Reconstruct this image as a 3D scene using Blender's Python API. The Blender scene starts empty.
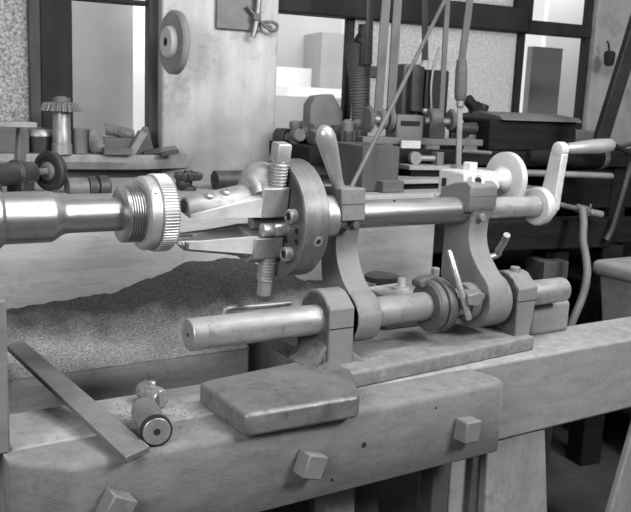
import bpy, bmesh, math, random
from mathutils import Vector, Matrix
random.seed(7)
S = bpy.context.scene
COL = S.collection
PI = math.pi
V = Vector

# ---------------------------------------------------------------- camera
IW, IH, FPX = 631, 512, 827.0
YAW, PIT, ROL = [math.radians(a) for a in (32.67, 10.42, 2.38)]
fw = V((math.sin(YAW)*math.cos(PIT), math.cos(YAW)*math.cos(PIT), -math.sin(PIT)))
rr = V((math.cos(YAW), -math.sin(YAW), 0)); uu = rr.cross(fw)
cr, sr = math.cos(ROL), math.sin(ROL)
rt = cr*rr + sr*uu; up = -sr*rr + cr*uu
def ray(x, y): return rt*((x-IW/2)/FPX) - up*((y-IH/2)/FPX) + fw
CAM = V((-0.6026, -1.3642, 0.4291))
cd = bpy.data.cameras.new('camera'); cam = bpy.data.objects.new('camera', cd); COL.objects.link(cam)
cam.matrix_world = Matrix(((rt.x, up.x, -fw.x, CAM.x), (rt.y, up.y, -fw.y, CAM.y), (rt.z, up.z, -fw.z, CAM.z), (0, 0, 0, 1)))
cd.sensor_width = 36; cd.lens = FPX/IW*36; cd.clip_start = .02; cd.clip_end = 100
cd.dof.use_dof = True; cd.dof.focus_distance = 1.66; cd.dof.aperture_fstop = 11
S.camera = cam

def at(x, y, X=None, Y=None, Z=None):
    """point where the sight line through a photo pixel meets a plane X=, Y= or Z="""
    d = ray(x, y)
    for i, v in enumerate((X, Y, Z)):
        if v is not None: return CAM + d*((v-CAM[i])/d[i])
# window wall frame: s along the wall, d out of the wall into the room, z up
WA = math.radians(9.66)
wd = V((math.cos(WA), -math.sin(WA), 0)); wn = V((-math.sin(WA), -math.cos(WA), 0)); zz = V((0, 0, 1))
_p = CAM + ray(210, 110)*2.75
W0 = V((_p.x, _p.y, 0))
def wp(s, d, z): return W0 + wd*s + wn*d + zz*z
def wat(x, y, d):
    """photo pixel -> (s, z) on the plane d in front of the window wall"""
    r = ray(x, y); p = CAM + r*(((W0+wn*d)-CAM).dot(wn)/r.dot(wn))
    return (p-W0).dot(wd), p.z
def watp(x, y, d): s, z = wat(x, y, d); return wp(s, d, z)
def wrect(x0, y0, x1, y1, d):
    mx, my = (x0+x1)/2, (y0+y1)/2
    return wat(x0, my, d)[0], wat(x1, my, d)[0], wat(mx, y1, d)[1], wat(mx, y0, d)[1]

# ---------------------------------------------------------------- materials
def gray(v): return (v, v, v, 1)
def mat(name, base, rough=.6, metal=0, var=.25, scale=12, stretch=None, bump=.15, bscale=None, dust=0, dustc=.42, spots=0, spotc=.06, spotscale=40, spec=.5, grain=0, detail=6, edge=0, edgec=.55, edger=.004, low=None):
    m = bpy.data.materials.new(name); m.use_nodes = True
    nt = m.node_tree; n = nt.nodes; L = nt.links
    b = n['Principled BSDF']; b.inputs['Roughness'].default_value = rough; b.inputs['Metallic'].default_value = metal
    b.inputs['Specular IOR Level'].default_value = spec
    tc = n.new('ShaderNodeTexCoord'); mp = n.new('ShaderNodeMapping')
    if stretch: mp.inputs['Scale'].default_value = stretch
    L.new(tc.outputs['Object'], mp.inputs[0])
    nz = n.new('ShaderNodeTexNoise'); nz.inputs['Scale'].default_value = scale; nz.inputs['Detail'].default_value = detail
    nz.inputs['Roughness'].default_value = .62
    L.new(mp.outputs[0], nz.inputs[0])
    rp = n.new('ShaderNodeValToRGB'); e = rp.color_ramp.elements
    e[0].position, e[1].position = .3, .7
    e[0].color, e[1].color = gray(base*(1-var)), gray(min(1, base*(1+var)))
    L.new(nz.outputs[0], rp.inputs[0]); col = rp.outputs[0]
    def mix(fac, a, bcol):
        x = n.new('ShaderNodeMix'); x.data_type = 'RGBA'
        if isinstance(fac, float): x.inputs[0].default_value = fac
        else: L.new(fac, x.inputs[0])
        L.new(a, x.inputs[6])
        if isinstance(bcol, float): x.inputs[7].default_value = gray(bcol)
        else: L.new(bcol, x.inputs[7])
        return x.outputs[2]
    def ramp(src, lo, hi):
        q = n.new('ShaderNodeMapRange'); q.inputs[1].default_value = lo; q.inputs[2].default_value = hi; L.new(src, q.inputs[0]); return q.outputs[0]
    def mul(a, k):
        q = n.new('ShaderNodeMath'); q.operation = 'MULTIPLY'; L.new(a, q.inputs[0])
        if isinstance(k, float): q.inputs[1].default_value = k
        else: L.new(k, q.inputs[1])
        return q.outputs[0]
    h = nz.outputs[0]
    if grain:      # long thin grain lines
        wv = n.new('ShaderNodeTexNoise'); wv.inputs['Scale'].default_value = scale*6; wv.inputs['Detail'].default_value = 4
        L.new(mp.outputs[0], wv.inputs[0])
        col = mix(mul(ramp(wv.outputs[0], .52, .72), float(grain)), col, base*.45)
    if spots:
        sp = n.new('ShaderNodeTexNoise'); sp.inputs['Scale'].default_value = spotscale; sp.inputs['Detail'].default_value = 5; sp.inputs['Roughness'].default_value = .75
        L.new(tc.outputs['Object'], sp.inputs[0])
        col = mix(mul(ramp(sp.outputs[0], .54, .66), float(spots)), col, float(spotc))
    if dust:
        g = n.new('ShaderNodeNewGeometry'); sx = n.new('ShaderNodeSeparateXYZ'); L.new(g.outputs['Normal'], sx.inputs[0])
        dn = n.new('ShaderNodeTexNoise'); dn.inputs['Scale'].default_value = 30; dn.inputs['Detail'].default_value = 8; dn.inputs['Roughness'].default_value = .7
        L.new(tc.outputs['Object'], dn.inputs[0])
        f = mul(mul(ramp(sx.outputs[2], .25, .95), ramp(dn.outputs[0], .25, .6)), float(dust))
        col = mix(f, col, float(dustc))
        ro = n.new('ShaderNodeMapRange'); ro.inputs[3].default_value = rough; ro.inputs[4].default_value = .95; L.new(f, ro.inputs[0]); L.new(ro.outputs[0], b.inputs['Roughness'])
        if metal:
            me = n.new('ShaderNodeMapRange'); me.inputs[3].default_value = metal; me.inputs[4].default_value = 0; L.new(f, me.inputs[0]); L.new(me.outputs[0], b.inputs['Metallic'])
    if low:
        sz = n.new('ShaderNodeSeparateXYZ'); L.new(tc.outputs['Object'], sz.inputs[0])
        ln = n.new('ShaderNodeTexNoise'); ln.inputs['Scale'].default_value = 7; ln.inputs['Detail'].default_value = 8; L.new(tc.outputs['Object'], ln.inputs[0])
        la = n.new('ShaderNodeMath'); la.operation = 'MULTIPLY_ADD'; L.new(ln.outputs[0], la.inputs[0]); la.inputs[1].default_value = .5; L.new(sz.outputs[2], la.inputs[2])
        lr = n.new('ShaderNodeMapRange'); lr.inputs[1].default_value = low[1]+.25; lr.inputs[2].default_value = low[0]+.25; L.new(la.outputs[0], lr.inputs[0])
        col = mix(mul(lr.outputs[0], .75), col, float(low[2]))
    if edge:
        bv = n.new('ShaderNodeBevel'); bv.samples = 4; bv.inputs['Radius'].default_value = edger
        g2 = n.new('ShaderNodeNewGeometry'); dp = n.new('ShaderNodeVectorMath'); dp.operation = 'DOT_PRODUCT'
        L.new(bv.outputs[0], dp.inputs[0]); L.new(g2.outputs['Normal'], dp.inputs[1])
        en = n.new('ShaderNodeTexNoise'); en.inputs['Scale'].default_value = 45; en.inputs['Detail'].default_value = 5; L.new(tc.outputs['Object'], en.inputs[0])
        q = n.new('ShaderNodeMapRange'); q.inputs[1].default_value = .97; q.inputs[2].default_value = .80; L.new(dp.outputs['Value'], q.inputs[0])
        col = mix(mul(mul(q.outputs[0], ramp(en.outputs[0], .3, .6)), float(edge)), col, float(edgec))
    L.new(col, b.inputs['Base Color'])
    if bump:
        bn = n.new('ShaderNodeTexNoise'); bn.inputs['Scale'].default_value = bscale or scale*5; bn.inputs['Detail'].default_value = 6
        L.new(mp.outputs[0], bn.inputs[0])
        bp = n.new('ShaderNodeBump'); bp.inputs['Strength'].default_value = bump; bp.inputs['Distance'].default_value = .004
        L.new(bn.outputs[0], bp.inputs['Height']); L.new(bp.outputs[0], b.inputs['Normal'])
    return m

M = {}
M['steel'] = mat('turned_steel', .31, .33, .85, .2, 6, (1, 30, 30), .05, 60, dust=.3, dustc=.3, spots=.35, spotc=.12, spotscale=30)
M['bright'] = mat('bright_steel', .48, .34, .75, .2, 8, (4, 20, 20), .05, spots=.25, spotc=.2, spotscale=50)
M['satin'] = mat('satin_steel', .48, .36, .6, .15, 8, None, .04, spots=.2, spotc=.25, spotscale=50)
M['bar'] = mat('ground_bar_steel', .33, .38, .6, .25, 5, (2.5, 12, 12), .08, 60, dust=.5, dustc=.34, spots=.55, spotc=.12, spotscale=34)
M['knurl'] = mat('knurled_steel', .4, .4, .6, .15, 30, None, .05, dust=.3, dustc=.4)
M['chuck'] = mat('worn_dark_steel', .13, .42, .4, .3, 7, (14, 3, 3), .12, 70, dust=.3, dustc=.22, spots=.4, spotc=.05, edge=.9, edgec=.5, edger=.003)
M['jaw'] = mat('worn_jaw_steel', .29, .45, .5, .3, 14, None, .25, 50, dust=.35, dustc=.3, spots=.45, spotc=.12, edge=.8, edgec=.6, edger=.003)
M['jawlit'] = mat('lit_jaw_steel', .68, .4, .4, .25, 20, None, .15, spots=.3, spotc=.3)  # paler jaw steel: light on the front facets put into the colour
M['black'] = mat('blackened_steel', .018, .5, .2, .3, 10, None, .1, spec=.3)
M['hole'] = mat('dark_recess', .006, .9, 0, .1, 10, None, 0)
M['iron'] = mat('painted_cast_iron', .135, .6, 0, .2, 9, None, .2, 90, dust=.6, dustc=.22, spots=.35, spotc=.05, spotscale=60, edge=.6, edgec=.34)
M['ironlight'] = mat('pale_cast_iron', .145, .58, 0, .16, 10, None, .16, 90, dust=.45, dustc=.25, spots=.3, spotc=.06, spotscale=70, edge=.5, edgec=.36)
M['sleeve'] = mat('dull_sleeve_steel', .2, .45, .2, .25, 9, None, .15, 60, dust=.4, dustc=.26, spots=.4, spotc=.08, spotscale=40)
M['collar'] = mat('dark_collar_iron', .085, .5, .2, .25, 12, None, .2, 80, dust=.3, dustc=.18, spots=.4, spotc=.04, spotscale=60, edge=.6, edgec=.35)
M['joint'] = mat('small_joint_steel', .34, .36, .6, .25, 20, None, .06, spots=.3, spotc=.15, spotscale=70)
M['pedwood'] = mat('pedestal_timber', .06, .75, 0, .25, 4, (5, 5, 1), .2, grain=.3, dust=.4, dustc=.1)
M['basedust'] = mat('dust_strewn_iron', .13, .75, 0, .35, 25, None, .7, 70, dust=.9, dustc=.24, spots=.6, spotc=.05, spotscale=45, edge=.7, edgec=.36)
M['irondark'] = mat('dark_cast_iron', .06, .65, 0, .3, 12, None, .2, 80, dust=.5, dustc=.16)
M['dusty'] = mat('dust_caked_iron', .06, .95, 0, .5, 60, None, .7, 220, dust=.3, dustc=.22, spots=.5, spotc=.2, spotscale=150)
M['foot'] = mat('worn_cast_iron_foot', .13, .4, .25, .4, 12, None, .6, 34, dust=.3, dustc=.2, spots=.7, spotc=.04, spotscale=38, spec=.7, edge=.95, edgec=.65, edger=.007)
M['white'] = mat('cream_enamel', .46, .45, 0, .12, 14, None, .08, spots=.35, spotc=.2, spotscale=50, edge=.4, edgec=.62)
M['crank'] = mat('pale_painted_steel', .5, .42, .15, .12, 14, None, .05, spots=.3, spotc=.25, spotscale=50, edge=.4, edgec=.7)
M['wood'] = mat('dusty_bed_timber', .122, .85, 0, .22, 12, (1, 2.5, 3), .3, 150, dust=.75, dustc=.22, grain=.35, spots=.5, spotc=.07, spotscale=45, edge=.8, edgec=.34, edger=.008)
M['woodpale'] = mat('pale_bed_timber', .185, .85, 0, .18, 12, (1, 2.5, 3), .28, 150, dust=.85, dustc=.36, grain=.3, spots=.45, spotc=.11, spotscale=40, edge=.5, edgec=.38, edger=.007)
M['woodup'] = mat('upright_timber', .2, .85, 0, .2, 9, (3, 3, 1), .4, 80, dust=.5, dustc=.36, grain=.25, spots=.5, spotc=.1, spotscale=18)
M['woodrail'] = mat('dusty_rear_timber', .24, .85, 0, .2, 5, (1, 4, 8), .3, 40, dust=.8, dustc=.3, grain=.3, spots=.3, spotc=.1)
M['board'] = mat('weathered_board', .33, .8, 0, .2, 2.2, (1, 3, 7), .2, 20, grain=.3, spots=.4, spotc=.16, spotscale=7)
M['plaster'] = mat('limewashed_plaster', .43, .9, 0, .2, 5, (3, 3, .6), .4, 24, spots=.75, spotc=.24, spotscale=5, low=(.05, .38, .15))
M['plasterdirty'] = mat('dirty_plaster', .4, .9, 0, .2, 8, None, .35, 24, spots=.6, spotc=.2, spotscale=9)
M['plasterright'] = mat('grey_plaster', .26, .9, 0, .2, 8, None, .35, 24, spots=.6, spotc=.15, spotscale=9)
M['ledge'] = mat('worn_ledge', .22, .9, 0, .25, 14, None, .4, 30, dust=.4, dustc=.28, spots=.4, spotc=.1)
M['frame'] = mat('dark_window_timber', .018, .7, 0, .3, 6, (3, 3, 1), .1, spec=.2)
M['frameg'] = mat('grey_window_timber', .05, .7, 0, .3, 6, (6, 6, 1), .1, spec=.3)
M['darkwood'] = mat('dark_bench_timber', .012, .8, 0, .4, 4, (1, 5, 10), .2, grain=.4, dust=.2, dustc=.03, spec=.12)
M['midwood'] = mat('grey_shelf_timber', .09, .75, 0, .25, 4, (1, 5, 10), .2, grain=.4, dust=.5, dustc=.17)
M['palewood'] = mat('pale_board_timber', .26, .75, 0, .25, 4, (1, 5, 10), .2, grain=.4, dust=.5, dustc=.3)
M['palegrey'] = mat('weathered_grey_iron', .2, .7, 0, .25, 12, None, .15, spots=.3, spotc=.1)
M['pale'] = mat('pale_card', .45, .8, 0, .1, 8, None, .05)
M['shopiron'] = mat('shop_iron', .036, .5, .3, .35, 14, None, .15, dust=.4, dustc=.14, edge=.6, edgec=.2)
M['shopgrey'] = mat('shop_grey_iron', .12, .55, .2, .25, 14, None, .12, dust=.5, dustc=.22, edge=.6, edgec=.35)
M['shopsteel'] = mat('shop_steel', .28, .45, .5, .25, 14, None, .06)
M['leather'] = mat('belt_leather', .1, .6, 0, .25, 8, (6, 6, 1), .08)
M['leatherdark'] = mat('dark_belt_leather', .035, .6, 0, .2, 8, (6, 6, 1), .08)
M['rubber'] = mat('grey_rubber', .15, .6, 0, .25, 10, None, .08, spots=.3)
M['cloth'] = mat('oily_rag', .16, .95, 0, .4, 30, None, .6, 60)
M['roomwall'] = mat('dark_room_plaster', .05, .9, 0, .15, 3, None, .1)  # unseen room surfaces, kept dark to deepen contrast in the steel
M['floor'] = mat('concrete_floor', .045, .85, 0, .3, 4, None, .25, 30, spots=.4, spotc=.1, spotscale=6)
M['extwall'] = mat('exterior_render', .4, .9, 0, .1, 2, None, .05)
M['extdark'] = mat('exterior_shed', .34, .9, 0, .15, 3, None, .05)
M['extmid'] = mat('exterior_ground', .8, .9, 0, .15, 3, None, .1)
M['snow'] = mat('exterior_snow', .9, .9, 0, .04, 3, None, .05)

# file teeth on the flat bar: fine cross-hatching by wave textures
def file_mat():
    m = mat('file_steel', .15, .5, .35, .18, 10, None, 0, dust=.4, dustc=.3, edge=.9, edgec=.45)
    nt = m.node_tree; n = nt.nodes; L = nt.links; b = n['Principled BSDF']
    tc = n.new('ShaderNodeTexCoord'); mp = n.new('ShaderNodeMapping'); mp.inputs['Rotation'].default_value = (0, 0, .6)
    L.new(tc.outputs['Object'], mp.inputs[0])
    w = n.new('ShaderNodeTexWave'); w.inputs['Scale'].default_value = 70; w.bands_direction = 'Y'; w.inputs['Distortion'].default_value = .4
    L.new(mp.outputs[0], w.inputs[0]); bp = n.new('ShaderNodeBump'); bp.inputs['Strength'].default_value = .7; bp.inputs['Distance'].default_value = .002
    L.new(w.outputs['Fac'], bp.inputs['Height']); L.new(bp.outputs[0], b.inputs['Normal'])
    src = b.inputs['Base Color'].links[0].from_socket
    q = n.new('ShaderNodeMapRange'); q.inputs[3].default_value = .78; q.inputs[4].default_value = 1.1; L.new(w.outputs['Fac'], q.inputs[0])
    vm = n.new('ShaderNodeVectorMath'); vm.operation = 'SCALE'; L.new(src, vm.inputs[0]); L.new(q.outputs[0], vm.inputs['Scale']); L.new(vm.outputs[0], b.inputs['Base Color'])
    return m
M['file'] = file_mat()

def dust_mat():
    m = mat('sawdust_heap', .155, 1, 0, .7, 230, None, 1, 420, spots=.5, spotc=.05, spotscale=110)
    nt = m.node_tree; n = nt.nodes; L = nt.links; b = n['Principled BSDF']
    src = b.inputs['Base Color'].links[0].from_socket
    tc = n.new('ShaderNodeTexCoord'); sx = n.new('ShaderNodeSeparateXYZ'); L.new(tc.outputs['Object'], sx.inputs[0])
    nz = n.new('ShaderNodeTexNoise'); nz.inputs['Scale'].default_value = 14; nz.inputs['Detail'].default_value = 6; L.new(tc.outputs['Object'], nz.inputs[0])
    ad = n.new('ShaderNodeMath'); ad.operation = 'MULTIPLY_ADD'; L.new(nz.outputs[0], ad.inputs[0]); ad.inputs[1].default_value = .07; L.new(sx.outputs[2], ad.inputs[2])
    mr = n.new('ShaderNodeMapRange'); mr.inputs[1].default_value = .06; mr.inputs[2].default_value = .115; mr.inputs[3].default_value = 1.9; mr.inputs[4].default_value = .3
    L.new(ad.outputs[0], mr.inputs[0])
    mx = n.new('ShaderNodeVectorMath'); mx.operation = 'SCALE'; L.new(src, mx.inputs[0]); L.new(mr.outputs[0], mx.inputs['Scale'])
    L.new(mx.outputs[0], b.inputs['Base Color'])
    return m
M['sawdust'] = dust_mat()

def glass_mat(name, frosted, ripple=0):
    m = bpy.data.materials.new(name); m.use_nodes = True; nt = m.node_tree; n = nt.nodes; L = nt.links
    n.remove(n['Principled BSDF']); out = n['Material Output']
    mx = n.new('ShaderNodeMixShader'); gl = n.new('ShaderNodeBsdfGlossy'); gl.inputs['Roughness'].default_value = .12 if frosted else .02
    tc = n.new('ShaderNodeTexCoord')
    if frosted:
        tr = n.new('ShaderNodeBsdfTranslucent'); tr.inputs[0].default_value = gray(frosted)
        vo = n.new('ShaderNodeTexNoise'); vo.inputs['Scale'].default_value = ripple; vo.inputs['Detail'].default_value = 3
        L.new(tc.outputs['Object'], vo.inputs[0])
        rp = n.new('ShaderNodeValToRGB'); rp.color_ramp.elements[0].position = .35; rp.color_ramp.elements[1].position = .68
        lo_, hi_ = (.45, 2.0) if frosted < .6 else (.82, 1.2)
        rp.color_ramp.elements[0].color = gray(frosted*lo_); rp.color_ramp.elements[1].color = gray(min(1, frosted*hi_))
        L.new(vo.outputs[0], rp.inputs[0]); L.new(rp.outputs[0], tr.inputs[0])
        bp = n.new('ShaderNodeBump'); bp.inputs['Strength'].default_value = .8; bp.inputs['Distance'].default_value = .01
        L.new(vo.outputs[0], bp.inputs['Height']); L.new(bp.outputs[0], gl.inputs['Normal'])
        mx.inputs[0].default_value = .12
    else:
        tr = n.new('ShaderNodeBsdfTransparent'); tr.inputs[0].default_value = gray(.93)
        lw = n.new('ShaderNodeLayerWeight'); lw.inputs[0].default_value = .12; L.new(lw.outputs['Fresnel'], mx.inputs[0])
    L.new(tr.outputs[0], mx.inputs[1]); L.new(gl.outputs[0], mx.inputs[2]); L.new(mx.outputs[0], out.inputs[0])
    return m
M['glass'] = glass_mat('clear_glass', 0)
M['frost'] = glass_mat('frosted_glass', .8, 150)
M['ripple'] = glass_mat('rippled_glass', .48, 110)

# ---------------------------------------------------------------- mesh helpers
class MB:
    def __init__(s): s.bm = bmesh.new()
    def hexa(s, p):   # 8 points: bottom ring 0-3, top ring 4-7
        v = [s.bm.verts.new(q) for q in p]
        for f in ((3, 2, 1, 0), (4, 5, 6, 7), (0, 1, 5, 4), (1, 2, 6, 5), (2, 3, 7, 6), (3, 0, 4, 7)): s.bm.faces.new([v[i] for i in f])
        return s
    def box(s, x0, x1, y0, y1, z0, z1): return s.hexa([(x0, y0, z0), (x1, y0, z0), (x1, y1, z0), (x0, y1, z0), (x0, y0, z1), (x1, y0, z1), (x1, y1, z1), (x0, y1, z1)])
    def wbox(s, s0, s1, d0, d1, z0, z1): return s.hexa([wp(a, b, c) for c in (z0, z1) for a, b in ((s0, d1), (s1, d1), (s1, d0), (s0, d0))])
    def rbox(s, c, e, ax, ay, az):     # centre, full extents, axes
        c = V(c); return s.hexa([c + ax*(i*e[0]/2) + ay*(j*e[1]/2) + az*(k*e[2]/2) for k in (-1, 1) for i, j in ((-1, -1), (1, -1), (1, 1), (-1, 1))])
    def loft(s, secs, caps=True):
        R = [[s.bm.verts.new(q) for q in sec] for sec in secs]; n = len(R[0])
        for a, b in zip(R, R[1:]):
            for i in range(n): s.bm.faces.new((a[i], a[(i+1) % n], b[(i+1) % n], b[i]))
        if caps: s.bm.faces.new(R[0][::-1]); s.bm.faces.new(R[-1])
        return s
    def prism(s, poly, axis, a, b):
        def P(p, t): return {'x': (t, p[0], p[1]), 'y': (p[0], t, p[1]), 'z': (p[0], p[1], t)}[axis]
        return s.loft([[P(p, a) for p in poly], [P(p, b) for p in poly]])
    def lathe(s, prof, o, ax, seg=40, teeth=None):
        o = V(o); ax = V(ax).normalized(); u = ax.orthogonal().normalized()
        if abs(ax.z) < .9: u = (zz - ax*ax.z).normalized()
        w = ax.cross(u); rings = []
        for k, (t, r) in enumerate(prof):
            if r < 1e-6: rings.append([s.bm.verts.new(o+ax*t)]); continue
            q = []
            for i in range(seg):
                a = 2*PI*i/seg; ri = r
                if teeth and k in teeth: ri = r - (teeth[k] if (i//2) % 2 else 0)
                q.append(s.bm.verts.new(o+ax*t+u*(ri*math.cos(a))+w*(ri*math.sin(a))))
            rings.append(q)
        for a, b in zip(rings, rings[1:]):
            if len(a) == 1 and len(b) == 1: continue
            for i in range(seg):
                j = (i+1) % seg
                if len(a) == 1: s.bm.faces.new((a[0], b[i], b[j]))
                elif len(b) == 1: s.bm.faces.new((a[i], b[0], a[j]))
                else: s.bm.faces.new((a[i], b[i], b[j], a[j]))
        if len(rings[0]) > 1: s.bm.faces.new(rings[0])
        if len(rings[-1]) > 1: s.bm.faces.new(rings[-1][::-1])
        return s
    def rod(s, a, b, r, r2=None, seg=20, c=None):
        a, b = V(a), V(b); L = (b-a).length; r2 = r if r2 is None else r2; c = min(r, r2)*.18 if c is None else c
        return s.lathe([(0, r-c), (c, r), (L-c, r2), (L, r2-c)], a, b-a, seg)
    def tube(s, pts, r, seg=12):
        pts = [V(p) for p in pts]; secs = []; u = None
        for i, p in enumerate(pts):
            t = (pts[min(i+1, len(pts)-1)]-pts[max(i-1, 0)]).normalized()
            u = t.orthogonal().normalized() if u is None else (u - t*u.dot(t)).normalized()
            w = t.cross(u); ri = r[i] if isinstance(r, (list, tuple)) else r
            secs.append([p+u*(ri*math.cos(2*PI*k/seg))+w*(ri*math.sin(2*PI*k/seg)) for k in range(seg)])
        return s.loft(secs)
    def ball(s, c, r, sc=(1, 1, 1), seg=20):
        g = bmesh.ops.create_uvsphere(s.bm, u_segments=seg, v_segments=seg//2, radius=r)['verts']
        for v in g: v.co = V((v.co.x*sc[0], v.co.y*sc[1], v.co.z*sc[2])) + V(c)
        return s
    def rot(s, M_, o):
        o = V(o)
        for v in s.bm.verts: v.co = M_ @ (v.co-o) + o
        return s
def smooth_path(pts, n=8):
    pts = [V(p) for p in pts]; out = []
    for i in range(len(pts)-1):
        p0, p1, p2, p3 = pts[max(i-1, 0)], pts[i], pts[i+1], pts[min(i+2, len(pts)-1)]
        for k in range(n):
            t = k/n; out.append(.5*((2*p1)+(p2-p0)*t+(2*p0-5*p1+4*p2-p3)*t*t+(3*p1-p0-3*p2+p3)*t**3))
    return out+[pts[-1]]

def origin_of(o):
    p = V((0, 0, 0))
    while o: p += o.location; o = o.parent
    return p
def obj(name, mb, m, parent=None, bevel=0, smooth=40, seg=2, label=None):
    bm = mb.bm; bmesh.ops.recalc_face_normals(bm, faces=bm.faces[:])
    o = origin_of(parent)
    vs = [v.co.copy() for v in bm.verts]
    base = V((0, 0, 0))
    if parent is None:     # put the origin at the base centre
        base = V(((min(v.x for v in vs)+max(v.x for v in vs))/2, (min(v.y for v in vs)+max(v.y for v in vs))/2, min(v.z for v in vs)))
    for v in bm.verts: v.co -= o + base
    me = bpy.data.meshes.new(name); bm.to_mesh(me); bm.free()
    me.materials.append(M[m] if isinstance(m, str) else m)
    if smooth:
        me.shade_smooth(); me.set_sharp_from_angle(angle=math.radians(smooth))
    ob = bpy.data.objects.new(name, me); COL.objects.link(ob); ob.location = base
    if parent: ob.parent = parent
    if bevel:
        b = ob.modifiers.new('bevel', 'BEVEL'); b.width = bevel; b.segments = seg; b.limit_method = 'ANGLE'; b.angle_limit = math.radians(40); b.harden_normals = False
    if label: ob['label'] = label
    return ob
def thing(name, label, cat, loc, group=None):
    o = bpy.data.objects.new(name, None); COL.objects.link(o); o.location = V(loc); o.empty_display_size = .05
    o['label'] = label; o['category'] = cat
    if group: o['group'] = group
    return o
def tag(o, label, cat, group=None, kind=None):
    o['label'] = label; o['category'] = cat
    if group: o['group'] = group
    if kind: o['kind'] = kind
    return o
def struct(name, mb, m, bevel=0, parent=None, smooth=40):
    o = obj(name, mb, m, parent, bevel, smooth)
    if parent is None: o['kind'] = 'structure'
    return o
def wav(z): return V((0, 0, z))
X3, Y3 = V((1, 0, 0)), V((0, 1, 0))

# ================================================================ LATHE BED
RT = -.12                                        # top of the rails
bed = thing('lathe_bed', 'heavy dusty timber lathe bed with bolted front beam and splayed legs', 'lathe bed', (.3, 0, -.8))
# front beam, chamfered left end, irregular top edge
from mathutils import noise as mn
def beam_sec(x, yf, xo=0):
    a = .004*mn.noise((x*14, 0, 0))+.003*mn.noise((x*45, 5, 0)); b = .004*mn.noise((x*11, 9, 0))+.002*mn.noise((x*50, 3, 0))
    c = .003+abs(a)
    return [(x+xo, -.102, -.275), (x, yf+.004, -.275), (x, yf, -.271), (x, yf, -.2), (x, yf, RT-.008-c+b), (x, yf+.003+c*.5, RT-.003-c*.3), (x, yf+.010+c, RT-.0005), (x+xo, -.102, RT)]
secs = [beam_sec(-.352, -.133), beam_sec(-.348, -.139)]
for k in range(1, 8): secs.append(beam_sec(-.348+.076*k/8, -.139-.061*k/8))
for k in range(0, 111): secs.append(beam_sec(-.272+.89*k/110, -.2, -.015*(k/110)**16))
secs.append([(min(p[0]+.008, .626), p[1]+(.01 if p[1] < -.15 else 0), p[2]) for p in beam_sec(.618, -.2, -.018)])
beam = obj('front_beam', MB().loft(secs), 'wood', bed, 0, 50)
for x, z, a in ((.14, -.196, .33), (.511, -.2, .1), (-.212, -.192, .5)):
    b = MB(); b.rbox((x, -.2155, z), (.044, .033, .044), X3, Y3, zz)
    b.rot(Matrix.Rotation(a, 3, 'Y') @ Matrix.Rotation(.10, 3, 'Z'), (x, -.2, z))
    obj('bolt', b, 'iron', beam, .003)
for x, z, r in [(at(q, w_, Y=-.2).x, at(q, w_, Y=-.2).z, r) for q, w_, r in ((364, 445, .006), (332, 480, .0035), (436, 408, .0025))]:
    obj('bolt_hole', MB().rod((x, -.2006, z), (x, -.19, z), r, seg=16), 'hole', beam)
obj('front_rail', MB().box(-.34, 1.5, -.1, .06, -.31, RT), 'woodpale', bed, .007)
obj('rear_rail', MB().box(-.75, .257, .235, .43, -.32, RT), 'woodrail', bed, .006)
# legs
def leg(name, pts_top, pts_bot, m, z0, z1):
    return obj(name, MB().hexa([(*p, z0) for p in pts_bot]+[(*p, z1) for p in pts_top]), m, bed, .005)
leg('leg', [(.70, -.092), (.886, -.092), (.886, .05), (.70, .05)], [(.72, -.10), (.96, -.10), (.96, .05), (.72, .05)], 'woodup', -.8, -.31)
la, lb_ = at(611, 511, Y=-.09), at(630, 445, Y=-.09); kx = (lb_.x-la.x)/(lb_.z-la.z)
xt, xb = la.x+kx*(-.31-la.z), la.x+kx*(-.8-la.z)
leg('leg', [(xt, -.09), (xt+.15, -.09), (xt+.15, -.07), (xt, -.07)], [(xb, -.09), (xb+.16, -.09), (xb+.16, -.07), (xb, -.07)], 'woodup', -.8, -.31)
for x0, x1, y, m_ in ((449.5, 470.5, -.05, 'palewood'), (433, 449, -.07, 'irondark'), (471, 487, -.07, 'irondark'), (327, 356, -.06, 'woodup')):
    a, b = at(x0, 490, Y=y).x, at(x1, 490, Y=y).x
    obj('post', MB().box(a, b, y, y+.045, -.8, -.31), m_, bed, .004)
leg('leg', [(-.32, -.09), (-.2, -.09), (-.2, .05), (-.32, .05)], [(-.36, -.1), (-.2, -.1), (-.2, .05), (-.36, .05)], 'woodup', -.8, -.31)
obj('brace', MB().box(.775, .84, .2, .23, -.8, -.3), 'woodpale', bed, .004)
obj('brace', MB().hexa([(.35, .02, -.8), (.52, .02, -.8), (.52, .05, -.8), (.35, .05, -.8), (.30, .02, -.33), (.47, .02, -.33), (.47, .05, -.33), (.30, .05, -.33)]), 'irondark', bed, .004)

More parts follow.
